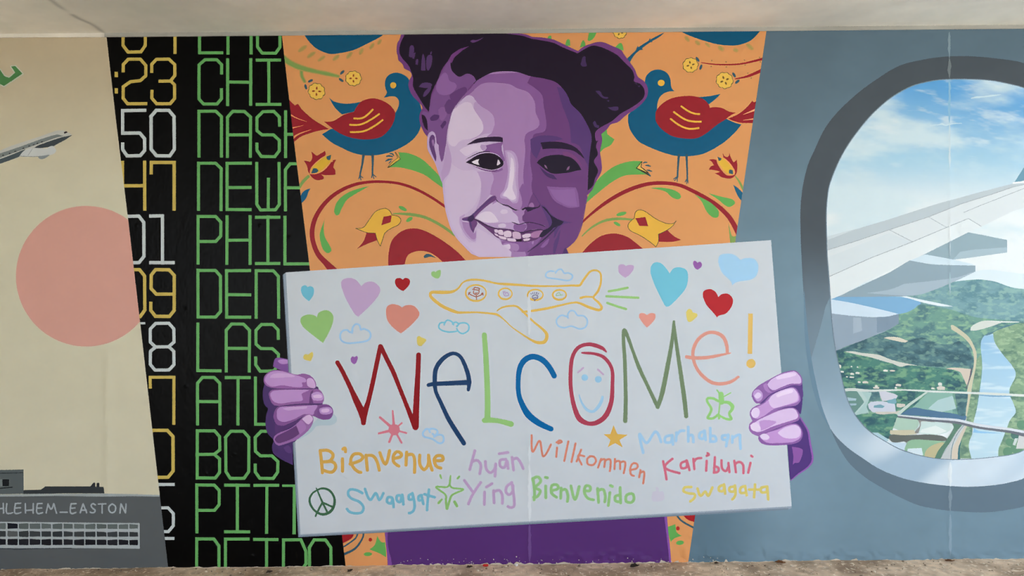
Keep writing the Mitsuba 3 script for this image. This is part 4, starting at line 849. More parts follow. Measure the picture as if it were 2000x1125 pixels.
# ------------------------------------------------------------------ the two hands over the sign
hd = free(P + '__hand')
labels[hd] = {'label': 'purple fist gripping the left edge of the sign'}
paint(hd + '__back', area('885,250! 868,320 870,400 890,460 918,490 900,560 895,650 915,730 970,795 958,860 975,930 1050,985 1150,1035 1163,1042! 1160,820! 1200,790 1300,600! 1200,400! 1000,250!', H), (76, 52, 106))
paint(hd + '__gap_shade', U(area('950,270! 1400,275 1400,315 950,310!', H), area('1000,425! 1440,425 1430,475 1020,480!', H)), (84, 56, 108))
paint(hd + '__sleeve', area('1070,870! 1120,850 1150,900 1140,925 1100,915', H), (94, 64, 122))
f = paint(hd + '__finger', area('968,80! 972,40 985,5 1010,-8 1060,-3 1110,8! 1118,135! 1030,110', H), (126, 80, 152))
paint(f + '__light', area('1010,25! 1050,8 1110,15! 1112,50! 1050,55', H), (182, 136, 198))
f = paint(hd + '__finger', area('875,210! 890,165 930,130 980,113 1060,118 1130,140 1200,158 1260,148 1320,162 1368,202 1390,260 1375,292! 1300,292 1150,296 1000,292 920,275 885,245', H), (146, 94, 158))
paint(f + '__light', area('888,205! 910,160 960,128 1030,122 1110,140 1200,165 1280,195 1290,230 1250,235 1255,275 1180,280 1060,262 960,275 905,245', H), (186, 142, 200))
paint(f + '__light', area('935,190! 975,150 1080,145 1160,160 1182,178 1090,185 990,190', H), (202, 164, 212))
paint(f + '__nail', area('1298,205! 1320,192 1355,200 1378,240 1378,288 1335,285 1303,262', H), (206, 168, 214))
f = paint(hd + '__finger', area('925,350! 945,315 1000,302 1150,300 1300,302 1400,298 1445,330 1466,390 1450,440! 1300,438 1150,448 1020,462 960,440', H), (146, 96, 158))
paint(f + '__light', area('940,360! 960,322 1050,308 1200,305 1320,308 1250,345 1255,410 1140,425 1050,440 975,420', H), (186, 142, 200))
paint(f + '__shade', area('1335,330! 1360,310 1345,380 1365,435! 1320,438! 1325,380', H), (104, 64, 122))
paint(f + '__nail', area('1345,345! 1400,325 1450,350 1452,405 1370,410 1345,380', H), (190, 148, 204))
paint(f + '__nail_light', area('1360,360! 1420,350 1445,365 1440,385 1370,385', H), (216, 184, 222))
f = paint(hd + '__finger', area('970,570! 985,510 1020,470 1100,465 1250,452 1400,455 1480,446 1535,470 1556,525 1535,580 1500,596! 1440,595 1370,565! 1280,560 1180,610 1060,660 1000,640', H), (128, 82, 144))
paint(f + '__light', area('1005,560! 1010,500 1050,472 1150,468 1300,460 1400,458 1370,520 1360,550 1270,545 1180,590 1080,620 1020,600', H), (180, 134, 194))
paint(f + '__light', area('1060,490! 1130,475 1300,465! 1290,490 1180,500 1120,508', H), (198, 160, 208))
paint(f + '__shade', area('1405,480! 1460,452 1530,470 1552,525 1530,580 1480,592 1420,585 1400,540', H), (122, 76, 140))
paint(f + '__nail', area('1420,490! 1470,475 1530,480 1548,520 1510,545 1435,540', H), (178, 136, 194))
paint(f + '__nail_light', area('1440,498! 1500,488 1520,505 1500,525 1445,525', H), (212, 178, 218))
paint(hd + '__shade', area('985,640! 1080,655 1200,605 1270,560! 1250,600 1150,660 1040,720 990,740!', H), (88, 56, 112))
f = paint(hd + '__thumb', area('972,795! 985,755 1040,720 1140,680 1215,620 1262,570 1310,542 1350,560 1362,595 1350,645 1310,705 1220,780 1130,820 1030,850 995,835', H), (150, 104, 164))
paint(f + '__pad', area('985,790! 1010,755 1100,710 1195,655! 1225,735! 1150,785 1040,825 1005,820', H), (100, 62, 116))
paint(f + '__shade', area('1195,650! 1245,605 1290,660 1280,700 1235,740!', H), (166, 118, 178))
paint(f + '__nail', area('1252,592! 1290,560 1330,552 1358,590 1340,620 1308,642', H), (212, 178, 218))

hd = free(P + '__hand')
labels[hd] = {'label': 'lilac fist gripping the right edge of the sign'}
paint(hd + '__back', area('1700,-70! 1715,-10 1750,40 1790,110 1812,230 1838,380 1815,440 1750,490 1690,530 1625,592! 1612,560! 1590,245! 1400,150! 1500,-300! 1660,-420! 1728,-385 1736,-200 1718,-60', R2), (82, 56, 122))
paint(hd + '__gap_shade', area('690,815! 800,690 900,590 1360,470! 1360,760 900,760 745,845!', R1), (92, 64, 130))
paint(hd + '__rim', line('1715,-20,12 1755,45,14 1792,115,16 1810,230,18 1834,380,18 1790,460,14 1690,532,12 1622,590,8', None, R2), (142, 92, 168))
paint(hd + '__wrist_light', area('1630,262! 1690,270 1735,290 1732,345 1700,415 1660,420 1640,440! 1645,350', R2), (138, 88, 160))
f = paint(hd + '__finger', area('566,700! 575,640 610,590 700,510 850,425 1000,345 1100,305 1220,278 1290,290 1350,340 1388,420 1380,500 1350,525! 1220,520 1080,575 960,620 860,670 760,760 690,812 620,800', R1), (140, 98, 164))
paint(f + '__light', area('820,510! 880,430 1020,350 1140,315 1260,295 1330,350 1368,420 1355,490 1200,495 1060,545 930,600 860,570', R1), (208, 180, 222))
paint(f + '__light', area('960,390! 1100,335 1260,320 1290,350 1200,385 1050,415 980,425', R1), (224, 202, 234))
paint(f + '__shade', area('755,510! 810,490 830,560 860,610 900,640! 830,635 770,580', R1), (168, 124, 186))
paint(f + '__nail', area('585,670! 610,605 680,590 740,650 740,730 690,780 640,770', R1), (188, 152, 206))
paint(f + '__nail_light', area('605,695! 660,635 715,660 715,700 655,740', R1), (220, 200, 232))
f = paint(hd + '__finger', area('534,1000! 550,920 630,855 760,800 850,700 960,640 1100,580 1200,548 1270,560 1320,620 1360,720 1350,790 1280,850 1120,875 960,930 850,1020 740,1090 640,1118 580,1100', R1), (146, 104, 170))
paint(f + '__light', area('570,960! 640,880 760,820 850,740 960,660 1100,600 1220,560 1300,620 1340,720 1310,790 1180,835 1000,880 900,920 780,1010 690,1070 620,1050', R1), (190, 148, 206))
paint(f + '__light', area('840,770! 900,680 1060,600 1220,565 1290,620 1320,700 1290,780 1120,840 940,890 870,850', R1), (214, 188, 226))
paint(f + '__light', area('960,680! 1060,620 1200,580 1240,600 1220,640 1080,680 990,715', R1), (228, 208, 236))
paint(f + '__nail', area('552,970! 590,900 660,885 695,940 680,1020 620,1055 575,1030', R1), (222, 202, 234))
f = paint(hd + '__finger', area('1212,85! 1218,40 1255,5 1310,-15 1400,-60 1500,-100 1600,-120 1660,-115 1700,-70 1705,-10 1660,20 1560,50 1450,95 1370,130 1310,158 1240,130', R2), (150, 104, 170))
paint(f + '__light', area('1235,60! 1290,10 1400,-45 1520,-95 1640,-112 1688,-60 1680,-15 1580,20 1440,65 1340,110 1280,115', R2), (214, 188, 226))
paint(f + '__shade', area('1310,15! 1380,0 1480,20 1400,75 1330,105!', R2), (190, 148, 206))
paint(f + '__nail', area('1225,50! 1270,25 1310,50 1325,90 1280,110 1238,95', R2), (226, 206, 234))
f = paint(hd + '__finger', area('1303,185! 1315,145 1370,120 1460,95 1540,60 1620,35 1680,38 1720,75 1738,140 1710,205 1640,235 1500,248 1390,245 1330,225', R2), (138, 94, 162))
paint(f + '__light', area('1320,170! 1380,130 1490,95 1600,50 1680,48 1720,100 1715,170 1640,215 1500,225 1390,222', R2), (190, 146, 206))
paint(f + '__light', area('1490,125! 1560,75 1660,50 1715,90 1710,150 1660,180 1560,175', R2), (218, 194, 230))
paint(f + '__nail', area('1315,155! 1360,132 1410,160 1400,190 1350,192', R2), (224, 204, 234))
# ------------------------------------------------------------------ right: the painted cabin window
L250, L440, L600, L740, M1, M2, M3 = (1560, 250, 4.536), (1560, 440, 4.536), (1560, 600, 4.536), (1560, 740, 4.536), (1660, 540, 5.8824), (1620, 690, 8.3333), (1700, 780, 6.6567)
INNER = area('1672.7,258 1649,293 1632.8,325 1619.5,360 1615,387 1613,417.5 1613.6,459 1614.5,498 1617.8,539 1620.6,583 1624,633 1630.5,681.6 1643.8,743 1652.6,776 1665.8,805 1683.5,829 1703,847 1727.5,862 1752,875.6 1780.5,886 1809,893 1835.6,897 1868.6,898.3 1901.7,897 1934.8,894 1968,890 1990,884.5 2005,877 2040,860 2075,835 2102,800 2122,750 2138,680 2150,583 2155,480 2154,400 2145,345 2120,293 2095,258 2064,221 2028,190 2002,172 1969.6,163 1935.7,156.5 1896.7,154 1855,154 1818.5,157.6 1779.5,168 1740,190 1704,221')
k = thing('cabin_window', 'big rounded airplane cabin window frame painted in grey at the right end of the mural', 'window')
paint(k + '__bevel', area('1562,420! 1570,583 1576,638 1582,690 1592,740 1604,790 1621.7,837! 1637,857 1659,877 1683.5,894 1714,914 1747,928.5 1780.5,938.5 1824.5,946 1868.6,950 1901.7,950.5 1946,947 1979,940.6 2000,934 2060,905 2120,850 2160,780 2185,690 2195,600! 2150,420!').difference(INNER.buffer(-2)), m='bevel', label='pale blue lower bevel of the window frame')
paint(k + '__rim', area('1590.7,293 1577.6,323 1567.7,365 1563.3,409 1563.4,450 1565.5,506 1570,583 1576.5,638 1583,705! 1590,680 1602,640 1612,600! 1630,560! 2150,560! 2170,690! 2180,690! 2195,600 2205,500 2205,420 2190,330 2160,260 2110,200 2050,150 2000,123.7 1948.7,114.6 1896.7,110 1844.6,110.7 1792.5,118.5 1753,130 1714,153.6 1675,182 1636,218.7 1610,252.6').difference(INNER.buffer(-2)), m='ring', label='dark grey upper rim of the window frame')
paint(k + '__crescent', area('1621.7,837! 1637,857 1659,877 1683.5,894 1714,914 1747,928.5 1780.5,938.5 1824.5,946 1868.6,950 1901.7,950.5 1946,947 1979,940.6 2000,934 2060,905 2120,850 2160,780! 2186,780! 2170,850 2130,915 2070,965 2000,989 1965,996 1923,1000.8 1860,998 1825,993.5 1791.5,986 1758,971.5 1725,954 1692,934 1663.6,910 1648,890 1632.8,863'), (104, 124, 140), label='dark grey crescent under the window')
paint(k + '__inner_line', INNER, (128, 148, 166))
VIEW = INNER.buffer(-1.6)
paint(k + '__fold', area('1570,560! 1583,690 1604,790 1621,836! 1600,800 1583,740 1572,660'), (112, 142, 164))

k = V_ = thing('window_landscape', 'painted aerial view of sky, wooded hills and a river seen through the cabin window', 'landscape')
paint(k + '__sky', VIEW, m='painted_sky', label='blue sky fading to white haze')
for q in ('1600,738,6 1640,730,14 1700,726,8 1760,718,14 1820,710,4', '1290,942,4 1360,935,8 1380,930,14 1410,940,10 1460,928,8 1530,925,4', '1000,942,4 1030,938,10 1060,932,4'):
    paint(k + '__cloud', line(q, None, (1480, 0, 3.84)), (206, 228, 243))
vp = lambda nm, q, c=None, m='paint', fr=L600, lab=None, clip=VIEW: paint(f'{V_}__{nm}', area(q, fr) if isinstance(q, str) else q, c or (0, 0, 0), m, lab, clip)
vp('haze', '200,560! 900,560! 1400,480 1560,410 1700,395 1996,430 2700,460! 2700,900! 200,900!', (224, 238, 246), fr=L440)
vp('far_hill', '860,640! 1000,620 1200,560 1330,510 1450,490 1600,480 1740,500 1870,545 1996,565 2700,600! 2700,1000! 900,1000!', m='far_forest', fr=L440, lab='hazy blue-green hill')
vp('blue_slope', '200,620! 400,625 650,628 900,632! 1000,640 1080,690 1020,740 920,790! 700,790! 450,700 250,680!', (132, 180, 218), fr=L440, lab='hazy blue slope under the wing')
vp('mist', '900,632! 960,630 1050,650 1200,682 1300,702 1365,718! 1250,716 1100,685 1000,655', (232, 243, 250), fr=L440, lab='streak of white mist')
vp('forest', '870,790! 960,770 1020,740 1080,700 1200,720 1340,745 1480,790 1600,820 1850,840 1996,850 2700,850! 2700,1700! 100,1700! 280,1000! 600,1010!', m='mid_forest', fr=L440, lab='light green wooded valley')
vp('forest', '270,395! 380,372 500,318 620,268 700,242 770,215! 860,250 960,290 1100,270 1200,310 1300,330 1420,300! 1500,360 1540,440 1556,520 1520,548! 1380,530 1100,522 960,500 800,470 650,420 480,395 350,395!', m='dark_forest', lab='dark blue-green wood')
vp('forest', '250,392! 420,392 560,415 700,470 850,500 1050,520 1250,540 1380,560 1440,620 1490,700 1480,745! 1100,735 640,740 250,725!', m='near_forest', lab='bright green wood with houses')
vp('right_bank', '2700,120! 1960,140! 1850,170 1740,215 1690,260 1690,310 1740,420 1820,530 1860,610 1810,700 1800,760 1815,850 1850,940 1820,1010 1780,1090 1750,1160 1710,1230 1700,1300 1700,1400! 2700,1400!', m='bank_grass', lab='green wooded river bank')
vp('left_bank', '1560,480! 1610,420! 1620,520 1600,700 1570,900 1540,1050 1530,1180 1510,1260 1540,1340! 1400,1340! 1430,1200 1470,1080 1490,960 1510,820 1540,700', m='bank_grass', lab='green river bank')
vp('river', '1722,235! 1680,240 1640,255 1615,300 1610,360 1622,480 1620,600 1604,720 1580,880 1552,1000 1535,1120 1512,1180 1505,1240 1530,1345! 1768,1340! 1768,1260 1800,1180 1835,1090 1870,1000 1920,930 1900,850 1868,780 1868,720 1920,605 1890,520 1800,410 1740,320 1724,270', m='river_blue', lab='pale blue river')
vp('river_arm', '1950,132! 1850,160 1770,190 1720,215 1680,225! 1650,250 1700,240 1750,205 1850,172', (92, 130, 146))
vp('sandbank', '1520,205! 1530,170 1600,130 1680,118 1820,128! 1720,165 1640,190 1560,208', (214, 220, 214))
vp('sandbank', '1660,120! 1800,124 1950,128! 1945,134 1820,136', (236, 240, 236))
vp('sandbank', '750,272! 800,262 880,266 930,285 970,300! 930,312 860,298 800,285', (222, 216, 200))
vp('path', '410,392! 480,390 560,405 700,420 780,450 870,480 1060,518! 960,515 900,528 830,500 740,475 640,445 540,425 440,402', (212, 214, 206), lab='pale sandy path through the woods')
vp('path', '1345,160! 1370,160 1450,215 1510,270 1550,340 1575,420 1565,540 1545,640 1530,730 1510,850 1480,1000! 1460,1000! 1485,850 1490,740 1515,640 1540,560 1550,450 1525,350 1460,270 1350,195!', (206, 202, 178), lab='sandy track along the river')
vp('field', '1300,545! 1370,535 1522,547! 1510,620 1488,695! 1455,625 1420,570', (214, 202, 188))
vp('track', line('1530,545,10 1510,640,8 1480,720,6', None, L600), (104, 92, 108))
# the town
vp('field', poly('880,680 1150,600 1580,640 1490,760 1340,880 1150,990 1060,1010 880,900', M2), m='near_forest')
vp('field', poly('1610,630 2000,640 2000,1000 1900,980 1620,930 1350,880', M2), (142, 184, 172), lab='pale green field')
vp('field', poly('1760,760 2000,690 2060,900 1800,960 1600,900', M2), (180, 208, 210))
vp('field', '900,948! 1010,890 1120,905 1250,925 1330,935 1410,950! 1480,960 1470,1005! 1300,985 1100,965', (86, 122, 154), lab='dark blue ploughed field')
vp('field', '1380,760! 1490,760 1480,900 1470,960 1410,955! 1395,850', m='dark_forest')
vp('field', poly('220,620 460,620 520,760 600,760 540,850 400,960 300,800', M2), (112, 150, 144))
vp('roof', poly('275,715 435,735 430,770 300,772', M2), (172, 198, 210)); vp('roof', poly('310,815 440,815 430,845 340,850', M2), (166, 192, 204))
vp('field', poly('470,610 690,640 640,760 600,870 640,960 420,1010 400,980 560,800', M2), (176, 206, 204))
vp('street', poly('430,600 500,590 600,740 640,760 690,670 685,650 590,790 420,1000 640,970 640,985 400,1015 395,985 570,790', M2), (188, 212, 210))
vp('building', poly('620,830 680,780 850,780 1060,810 1080,970 880,975 700,960 640,900', M2), (208, 214, 228), lab='pale lilac factory roofs')
vp('building', poly('800,610 900,615 1060,660 1110,690 1070,760 860,780 830,720', M2), (210, 212, 224), lab='pale lilac factory roofs')
vp('building', poly('930,770 1075,730 1090,800 1060,825 950,810', M2), (128, 176, 190))
vp('building', poly('720,850 820,830 900,860 860,890 720,885', M2), (122, 166, 182))
vp('building', poly('1090,815 1230,825 1230,860 1150,885 1090,870', M2), (214, 208, 198))
vp('street', poly('740,950 1060,950 1180,920 1060,1010 760,990', M2), (208, 204, 196))
vp('field', poly('690,625 800,620 830,760 700,790 640,780', M2), m='dark_forest')
for x, y, w_, h in ((135, 180, 55, 62), (160, 282, 72, 32), (330, 315, 70, 38), (418, 300, 70, 38), (320, 375, 80, 26), (265, 372, 34, 20), (340, 205, 30, 22), (440, 212, 28, 24), (456, 452, 50, 32), (530, 450, 100, 40), (870, 262, 80, 38), (975, 268, 90, 30), (1070, 495, 95, 42), (1060, 540, 36, 40), (705, 540, 105, 38), (735, 515, 50, 40), (1760, 470, 70, 60), (1740, 530, 140, 70), (1650, 555, 60, 32)):
    vp('house', poly(f'{x},{y+h*.3} {x+w_*.4},{y} {x+w_},{y+h*.25} {x+w_*.95},{y+h} {x+w_*.1},{y+h*.9}', M2), (226, 228, 220) if w_ < 90 else (216, 212, 202))
vp('street', line('225,600,44 380,590,50 660,610,34 900,606,26 1200,596,22 1500,606,26 1650,622,30 2000,632,26', None, M2), (214, 222, 218))
vp('street', line('1590,625,30 1400,760,40 1240,880,48 1130,980,50 1080,1040,60 1060,1125,70', None, M2), (198, 214, 206))
vp('wood', '490,960! 560,945 660,940 740,950 860,945 870,1000 830,1080 800,1160 740,1180! 620,1120 560,1050', m='near_forest', lab='green wood at the window sill')
vp('field', poly('340,235 610,245 630,330 570,410 370,400 290,370', M3), (178, 206, 190))
vp('field', poly('250,400 560,395 600,450 420,470 250,450', M3), (208, 202, 176))
vp('field', poly('640,280 820,290 1030,310 1090,360 990,430 840,470 600,440 600,380', M3), (206, 226, 224), lab='pale flat factory roof')
vp('field', poly('660,390 840,340 990,410 880,455 640,430', M3), (230, 240, 238))
vp('wood', area('230,490! 280,455 420,465 600,460 780,455 930,475 990,510! 960,540 780,530 600,520 480,545 460,580! 440,545 300,560', M3), (106, 112, 108))
vp('street', area('600,245! 820,275! 830,295 660,285 650,340 620,440! 575,430 610,380 640,330', M3), (146, 144, 142))
vp('field', poly('20,430 90,430 220,510 230,545 150,545', M3), (180, 210, 222))
vp('building', poly('215,555 460,565 455,680 330,640 240,590', M3), (204, 224, 240), lab='pale blue roof at the window sill')
vp('field', area('460,590! 500,535 600,520 780,530 970,545! 960,600 880,760 700,740 460,690', M3), (150, 190, 160))
vp('building', poly('480,640 660,630 680,720 640,740 470,690', M3), (216, 232, 240))
vp('field', area('700,700! 760,620 900,560 980,580 930,680 880,780! 700,770!', M3), (196, 188, 150))
vp('wood', area('1050,300! 1190,310 1110,420 1030,560 960,660 900,790! 820,790! 880,660 960,560 1050,430 1080,360', M3), (98, 136, 118))
vp('road', area('1200,320! 1250,325 1215,420 1170,520 1140,640 1140,800! 890,800! 960,680 1040,570 1110,430', M3), (200, 206, 208), lab='grey road along the river')
vp('road', area('1235,325! 1255,328! 1220,420 1175,520 1145,620 1145,800! 1050,800! 1060,640 1120,520', M3), (214, 204, 188))
vp('road_line', line('1205,340,8 1110,470,8 1055,620,10 1040,780,10', None, M3), (128, 148, 156))
vp('hedge', area('1190,520! 1160,620 1160,790! 1130,790! 1140,620', M3), (74, 120, 126))
vp('shadow', area('1330,345! 1345,345 1330,430! 1460,440 1720,440! 1500,420 1380,400', M3), (150, 200, 236))
for x, y, rx, ry in ((1880, 470, 60, 50), (1820, 560, 70, 50), (1900, 660, 90, 50), (1780, 680, 60, 60), (1960, 330, 60, 60), (1930, 420, 50, 30)):
    vp('tree', dot(x, y, rx, M3, ry, 20), (104, 148, 122) if x != 1880 else (86, 126, 120))
vp('building', poly('1935,430 2050,430 2050,640 1890,640', M3), (212, 214, 214)); vp('building', poly('1875,505 1915,505 1880,600 1845,590', M3), (206, 218, 214))
b = vp('bridge', line('640,735,10 900,732,12 1130,742,14 1400,755,16 1600,762,20 1800,772,22 2000,782,22 2700,800,24', None, L600), (218, 226, 222), lab='pale upper bridge')
vp('bridge_shadow', line('1600,778,8 1700,786,14 1800,788,14 1880,788,8', None, L600), (132, 172, 204))
vp('bridge', line('880,968,18 1150,995,26 1400,1018,30 1600,1060,34 1850,1095,32 1996,1128,36 2600,1250,40', None, L600), (112, 118, 128), lab='grey lower bridge')
vp('bridge_deck', line('880,956,12 1150,982,18 1400,1000,22 1600,1045,24 1850,1078,22 1996,1105,24 2600,1225,26', None, L600), (216, 222, 230))

k = thing('airplane_wing', 'white airplane wing with grey flap fairings painted across the cabin window', 'wing')
wp = lambda nm, g, c, lab=None: paint(f'{k}__{nm}', g, c, label=lab, clip=VIEW)
wp('winglet', poly('1981,356 2000,326 2034,262 2062,250 2044,372', (0, 0, 1)), (112, 158, 182))
f2 = wp('fairing', area('340,634! 800,420! 985,310! 1080,330 1200,348 1400,354 1563,357! 1563,411! 1440,470 1300,532 1150,590 1050,618 960,628 860,630! 600,634!', L440), (150, 172, 186), 'grey middle flap fairing')
paint(f2 + '__light', area('930,520! 1200,490 1400,462 1520,420! 1560,412! 1300,532 1150,590 1050,618 900,622 600,600! 800,570', L440), (172, 190, 204))
f1 = wp('fairing', poly('1090,268 1500,62 1845,130 1845,241 1700,262 1500,290 1370,305', L440), (154, 178, 190), 'grey outer flap fairing')
paint(f1 + '__light', poly('1365,305 1430,235 1560,215 1845,195 1845,241 1700,262 1500,290', L440), (172, 194, 206))
wp('fairing_underside', area('985,312! 1115,258! 1260,283 1370,305! 1480,330 1560,352! 1400,354 1200,346 1080,330', L440), (214, 232, 244))
f3 = wp('fairing', area('200,790! 280,780! 500,805 720,814 885,786! 885,870! 780,932 650,985 560,1022 440,1065 330,1112! 200,1120!', L440), (152, 170, 188), 'grey inner flap fairing')
paint(f3 + '__shade', poly('690,815 885,788 885,870 780,932 690,955', L440), (134, 154, 174), clip=VIEW)
paint(f3 + '__light', poly('480,815 550,818 560,935 480,960', L440), (170, 186, 202), clip=VIEW)
wp('fairing_top', area('200,655! 280,655! 480,690 680,735 880,784! 800,806 720,812 600,810 450,800 280,780! 200,780!', L440), (212, 230, 246), 'pale top of the inner flap fairing')
w = wp('panel', poly('150,985 245,968 400,930 800,810 1200,680 1600,570 1900,492 2000,462 2200,425 2300,560 2050,690 1900,735 1620,872 1500,925 1300,1025 1100,1125 985,1172 800,1260 600,1360 400,1470 280,1519 150,1560', L250), (224, 232, 237), 'white upper skin of the wing')
paint(w + '__leading_edge', poly('150,1010 245,968 400,930 800,810 1200,680 1600,570 1900,492 2000,462 2200,430 2200,470 1990,505 1900,522 1700,590 1450,668 1150,785 800,900 500,1005 245,1085 150,1115', L250), (194, 206, 214), clip=VIEW)
paint(w + '__leading_edge', poly('150,985 245,962 520,890 300,975 150,1030', L250), (212, 224, 231), clip=VIEW)
paint(w + '__flap', poly('150,1375 260,1318 640,1150 1010,1008 1310,882 1500,803 1620,872 1500,925 1300,1025 1100,1125 985,1172 800,1260 600,1360 400,1470 280,1519 150,1560', L250), (230, 238, 242), clip=VIEW)
paint(w + '__flap', poly('245,1150 800,930 1000,1010 640,1150 260,1310', L250), (219, 229, 235), clip=VIEW)
for q, w_ in (('150,1115 245,1084 500,1004 800,902 1150,787 1450,668 1700,590 1900,522 2000,500', 5), ('150,1368 260,1320 640,1150 1010,1007 1310,880 1500,802', 5), ('800,902 1010,1010', 4), ('1145,787 1305,880', 3), ('1500,802 1615,872', 4), ('1460,748 1600,690 1996,535', 4)):
    paint(w + '__panel_line', line(q, w_, L250, straight=True, cap='flat'), (164, 176, 184), clip=VIEW)
paint(w + '__tip_light', line('1900,488,16 1996,478,16 2100,470,14', None, L250), (244, 248, 250), clip=VIEW)

# pale strips on the two formwork joints: painted ridge highlights plus chalky wear
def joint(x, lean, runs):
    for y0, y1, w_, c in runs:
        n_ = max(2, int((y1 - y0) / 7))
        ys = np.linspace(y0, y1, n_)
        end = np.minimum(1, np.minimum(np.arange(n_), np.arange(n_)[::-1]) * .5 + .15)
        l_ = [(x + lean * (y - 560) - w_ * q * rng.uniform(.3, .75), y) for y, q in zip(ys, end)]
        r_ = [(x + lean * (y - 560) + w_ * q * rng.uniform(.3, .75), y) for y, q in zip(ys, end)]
        paint('wall_back__joint_highlight_wear', Polygon(l_ + r_[::-1]).buffer(0), c)


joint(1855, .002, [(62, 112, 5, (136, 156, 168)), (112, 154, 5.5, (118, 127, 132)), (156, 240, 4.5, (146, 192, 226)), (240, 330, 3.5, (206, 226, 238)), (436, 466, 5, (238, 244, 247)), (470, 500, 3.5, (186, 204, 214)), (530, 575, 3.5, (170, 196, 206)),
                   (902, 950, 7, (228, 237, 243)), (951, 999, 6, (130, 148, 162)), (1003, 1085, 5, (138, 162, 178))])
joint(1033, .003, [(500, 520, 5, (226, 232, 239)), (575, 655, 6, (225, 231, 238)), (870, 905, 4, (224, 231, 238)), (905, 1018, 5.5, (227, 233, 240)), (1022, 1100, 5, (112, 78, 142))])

# ------------------------------------------------------------------ worn foot of the wall, band under the ceiling, litter
def foot(x): return float(np.interp(x, [-1400, 0, 1000, 2000, 3400], [1127, 1113, 1102.5, 1092.5, 1077.5]))


pts, x = [], -900.0
while x < 2900:
    up = 0.6 + 2.6 * max(0, rng.gauss(0.25, 0.7)) * (1.0 if x > 760 else .55)
    pts.append((x, foot(x) - min(up, 7)))
    x += rng.uniform(3, 10)
paint('wall_back__bare_edge', Polygon(pts + [(2900, foot(2900) + 3), (-900, foot(-900) + 3)]), (206, 196, 180), label='chipped bare edge where the paint ends above the ground', tol=0)
chips = [dot(x, foot(x) - 2 - abs(rng.gauss(0, 6)), rng.uniform(.5, 1.5), None, rng.uniform(.4, 1.2), rng.uniform(0, 90)) for x in [rng.uniform(760, 1420) for _ in range(70)]]
c_ = paint('wall_back__paint_chips', U(*chips), (206, 200, 192), tol=0)
labels[c_] = {'label': 'small pale chips in the paint near the ground', 'kind': 'stuff'}
for n_, (x0, x1, m_) in enumerate(((-16, -1.987, 'concrete'), (-1.987, 4.0, 'mortar')), 1):
    b_ = slab(x0, x1, -0.006, 0.0, 0.0, CZ + 0.01, CS, CS)
    v = b_.vertices.copy()
    low = np.isclose(v[:, 2] - CS * v[:, 0], 0.0)
    v[low, 2] = [EYE + (562.5 - np.interp(q * 400 + 1000, *zip(*TOP))) / 400 for q in v[low, 0]]
    if n_ == 2:                                   # its foot follows the painted edge from one end to the other
        v[low & (v[:, 0] > 0), 2] = EYE + (562.5 - 73.0 + 18.6 * (4.0 + 1.987) * 400 / 2000) / 400
    solid(f'trim_{n_}', trimesh.Trimesh(v, b_.faces, process=False), m_, 'structure', ('plain concrete strip between the beige field and the ceiling', 'narrow smeared mortar band between the mural and the ceiling')[n_ - 1])


def gpoint(px, py):
    d = EYE * F / (py - 562.5)
    x = (px - 1000) * d / F
    return x, d - DIST, GS * x


def blob(r, seed, sx=1, sy=1, sz=.6):
    m = trimesh.creation.icosphere(2 if r > .01 else 1, r)
    rs = np.random.RandomState(seed)
    d = sum(rs.uniform(.05, .2) * np.sin(m.vertices @ rs.normal(size=3) * (2.5 / r) + rs.uniform(0, 6)) for _ in range(4))
    m.vertices *= (1 + d)[:, None] * np.array([sx, sy, sz])
    return m


def col(m, c): return np.tile(lin(c), (len(m.vertices), 1))


peb = []
pr = np.random.RandomState(3)
for i in range(900):
    x = pr.uniform(-3.6, 3.4)
    y = -abs(pr.normal(0, .11)) - 0.016
    r = float(np.clip(pr.lognormal(-5.9, .45), .0012, .007))
    m = trimesh.creation.icosphere(0 if r < .0035 else 1, r)
    m.vertices *= pr.uniform(.7, 1.3, 3) * [1, 1, .7]
    m.apply_translation([x, y, GS * x + 0.003])
    m = trimesh.Trimesh(m.vertices, m.faces, process=False)
    peb.append((m, pr.choice(3)))
g = trimesh.util.concatenate([m for m, _ in peb])
cc = np.vstack([col(m, ((168, 150, 130), (206, 192, 172), (120, 104, 90))[c]) for m, c in peb])
solid('gravel', trimesh.Trimesh(g.vertices, g.faces, process=False), 'debris', 'stuff', 'loose grit and gravel along the foot of the wall', 'gravel', cc)


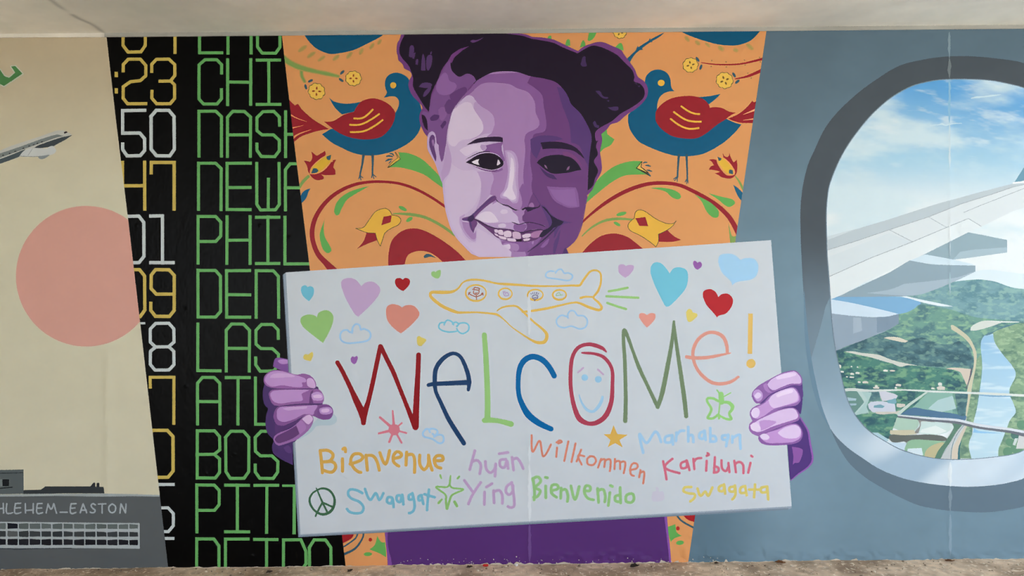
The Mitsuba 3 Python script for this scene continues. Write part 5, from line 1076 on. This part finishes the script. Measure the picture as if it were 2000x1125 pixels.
def leaf_mesh(L, W, curl, seed):
    u, w_ = np.meshgrid(np.linspace(0, 1, 11), np.linspace(-1, 1, 7), indexing='ij')
    rs = np.random.RandomState(seed)
    wid = W * np.sin(np.pi * u ** .8) * (1 + .18 * np.sin(u * 19 + w_ * 2))
    X = (u - .5) * L
    Y = w_ * wid / 2
    Z = curl * (w_ ** 2) * wid + .25 * curl * L * (u - .4) ** 2 * 3 + .0015 * np.sin(u * 12 + w_ * 5 + seed)
    v = np.stack([X, Y, Z], -1).reshape(-1, 3)
    i, j = np.meshgrid(np.arange(10), np.arange(6), indexing='ij')
    q = np.stack([i * 7 + j, (i + 1) * 7 + j, (i + 1) * 7 + j + 1, i * 7 + j + 1], -1).reshape(-1, 4)
    f = np.vstack([q[:, [0, 1, 2]], q[:, [0, 2, 3]]])
    t = v.copy(); t[:, 2] += .0008
    return trimesh.Trimesh(np.vstack([v, t]), np.vstack([f[:, ::-1], f + len(v)]), process=False)


for px, py, L, W, a, c, lab in ((1240, 1111.5, .05, .03, .3, (52, 46, 42), 'dark shrivelled leaf on the ground under the purple shirt'), (684, 1114.5, .032, .018, .9, (74, 62, 50), 'small dark leaf on the ground below the left rosette'),
                                (917, 1109.5, .03, .016, .2, (66, 54, 44), 'small dark leaf on the ground beside the red scrap'), (1524, 1107, .05, .022, -.4, (122, 86, 58), 'brown twisted leaf on the ground below the right corner of the sign'),
                                (1851, 1104.5, .042, .014, -.3, (108, 80, 58), 'thin brown leaf on the ground under the cabin window'), (526, 1115.5, .03, .02, .5, (70, 58, 48), 'small dark leaf on the ground under the black board'), (1396, 1102.5, .022, .014, .1, (78, 62, 50), 'tiny dark leaf at the foot of the right orange strip')):
    x, y, z = gpoint(px, py)
    m = leaf_mesh(L, W, .35, int(px))
    m.apply_transform(trimesh.transformations.rotation_matrix(a, [0, 0, 1]))
    m.apply_translation([x, min(y, -.03), z + .001 - m.vertices[:, 2].min() + .004])
    solid('dry_leaf', m, 'debris', None, lab, 'leaf', col(m, c), group='dry leaves on the ground')
x, y, z = gpoint(948, 1108.5)
m = blob(.0085, 5, 1.6, .8, .7); m.apply_translation([x, -.03, z + .009])
solid('red_scrap', m, 'debris', None, 'tiny red scrap lying at the foot of the purple shirt', 'litter', col(m, (190, 52, 46)))
x, y, z = gpoint(1008, 1107.5)
m = blob(.008, 8, 1.3, .8, .7); m.apply_translation([x, -.03, z + .009])
solid('white_pebble', m, 'debris', None, 'whitish pebble at the foot of the wall right of the red scrap', 'pebble', col(m, (214, 214, 214)))
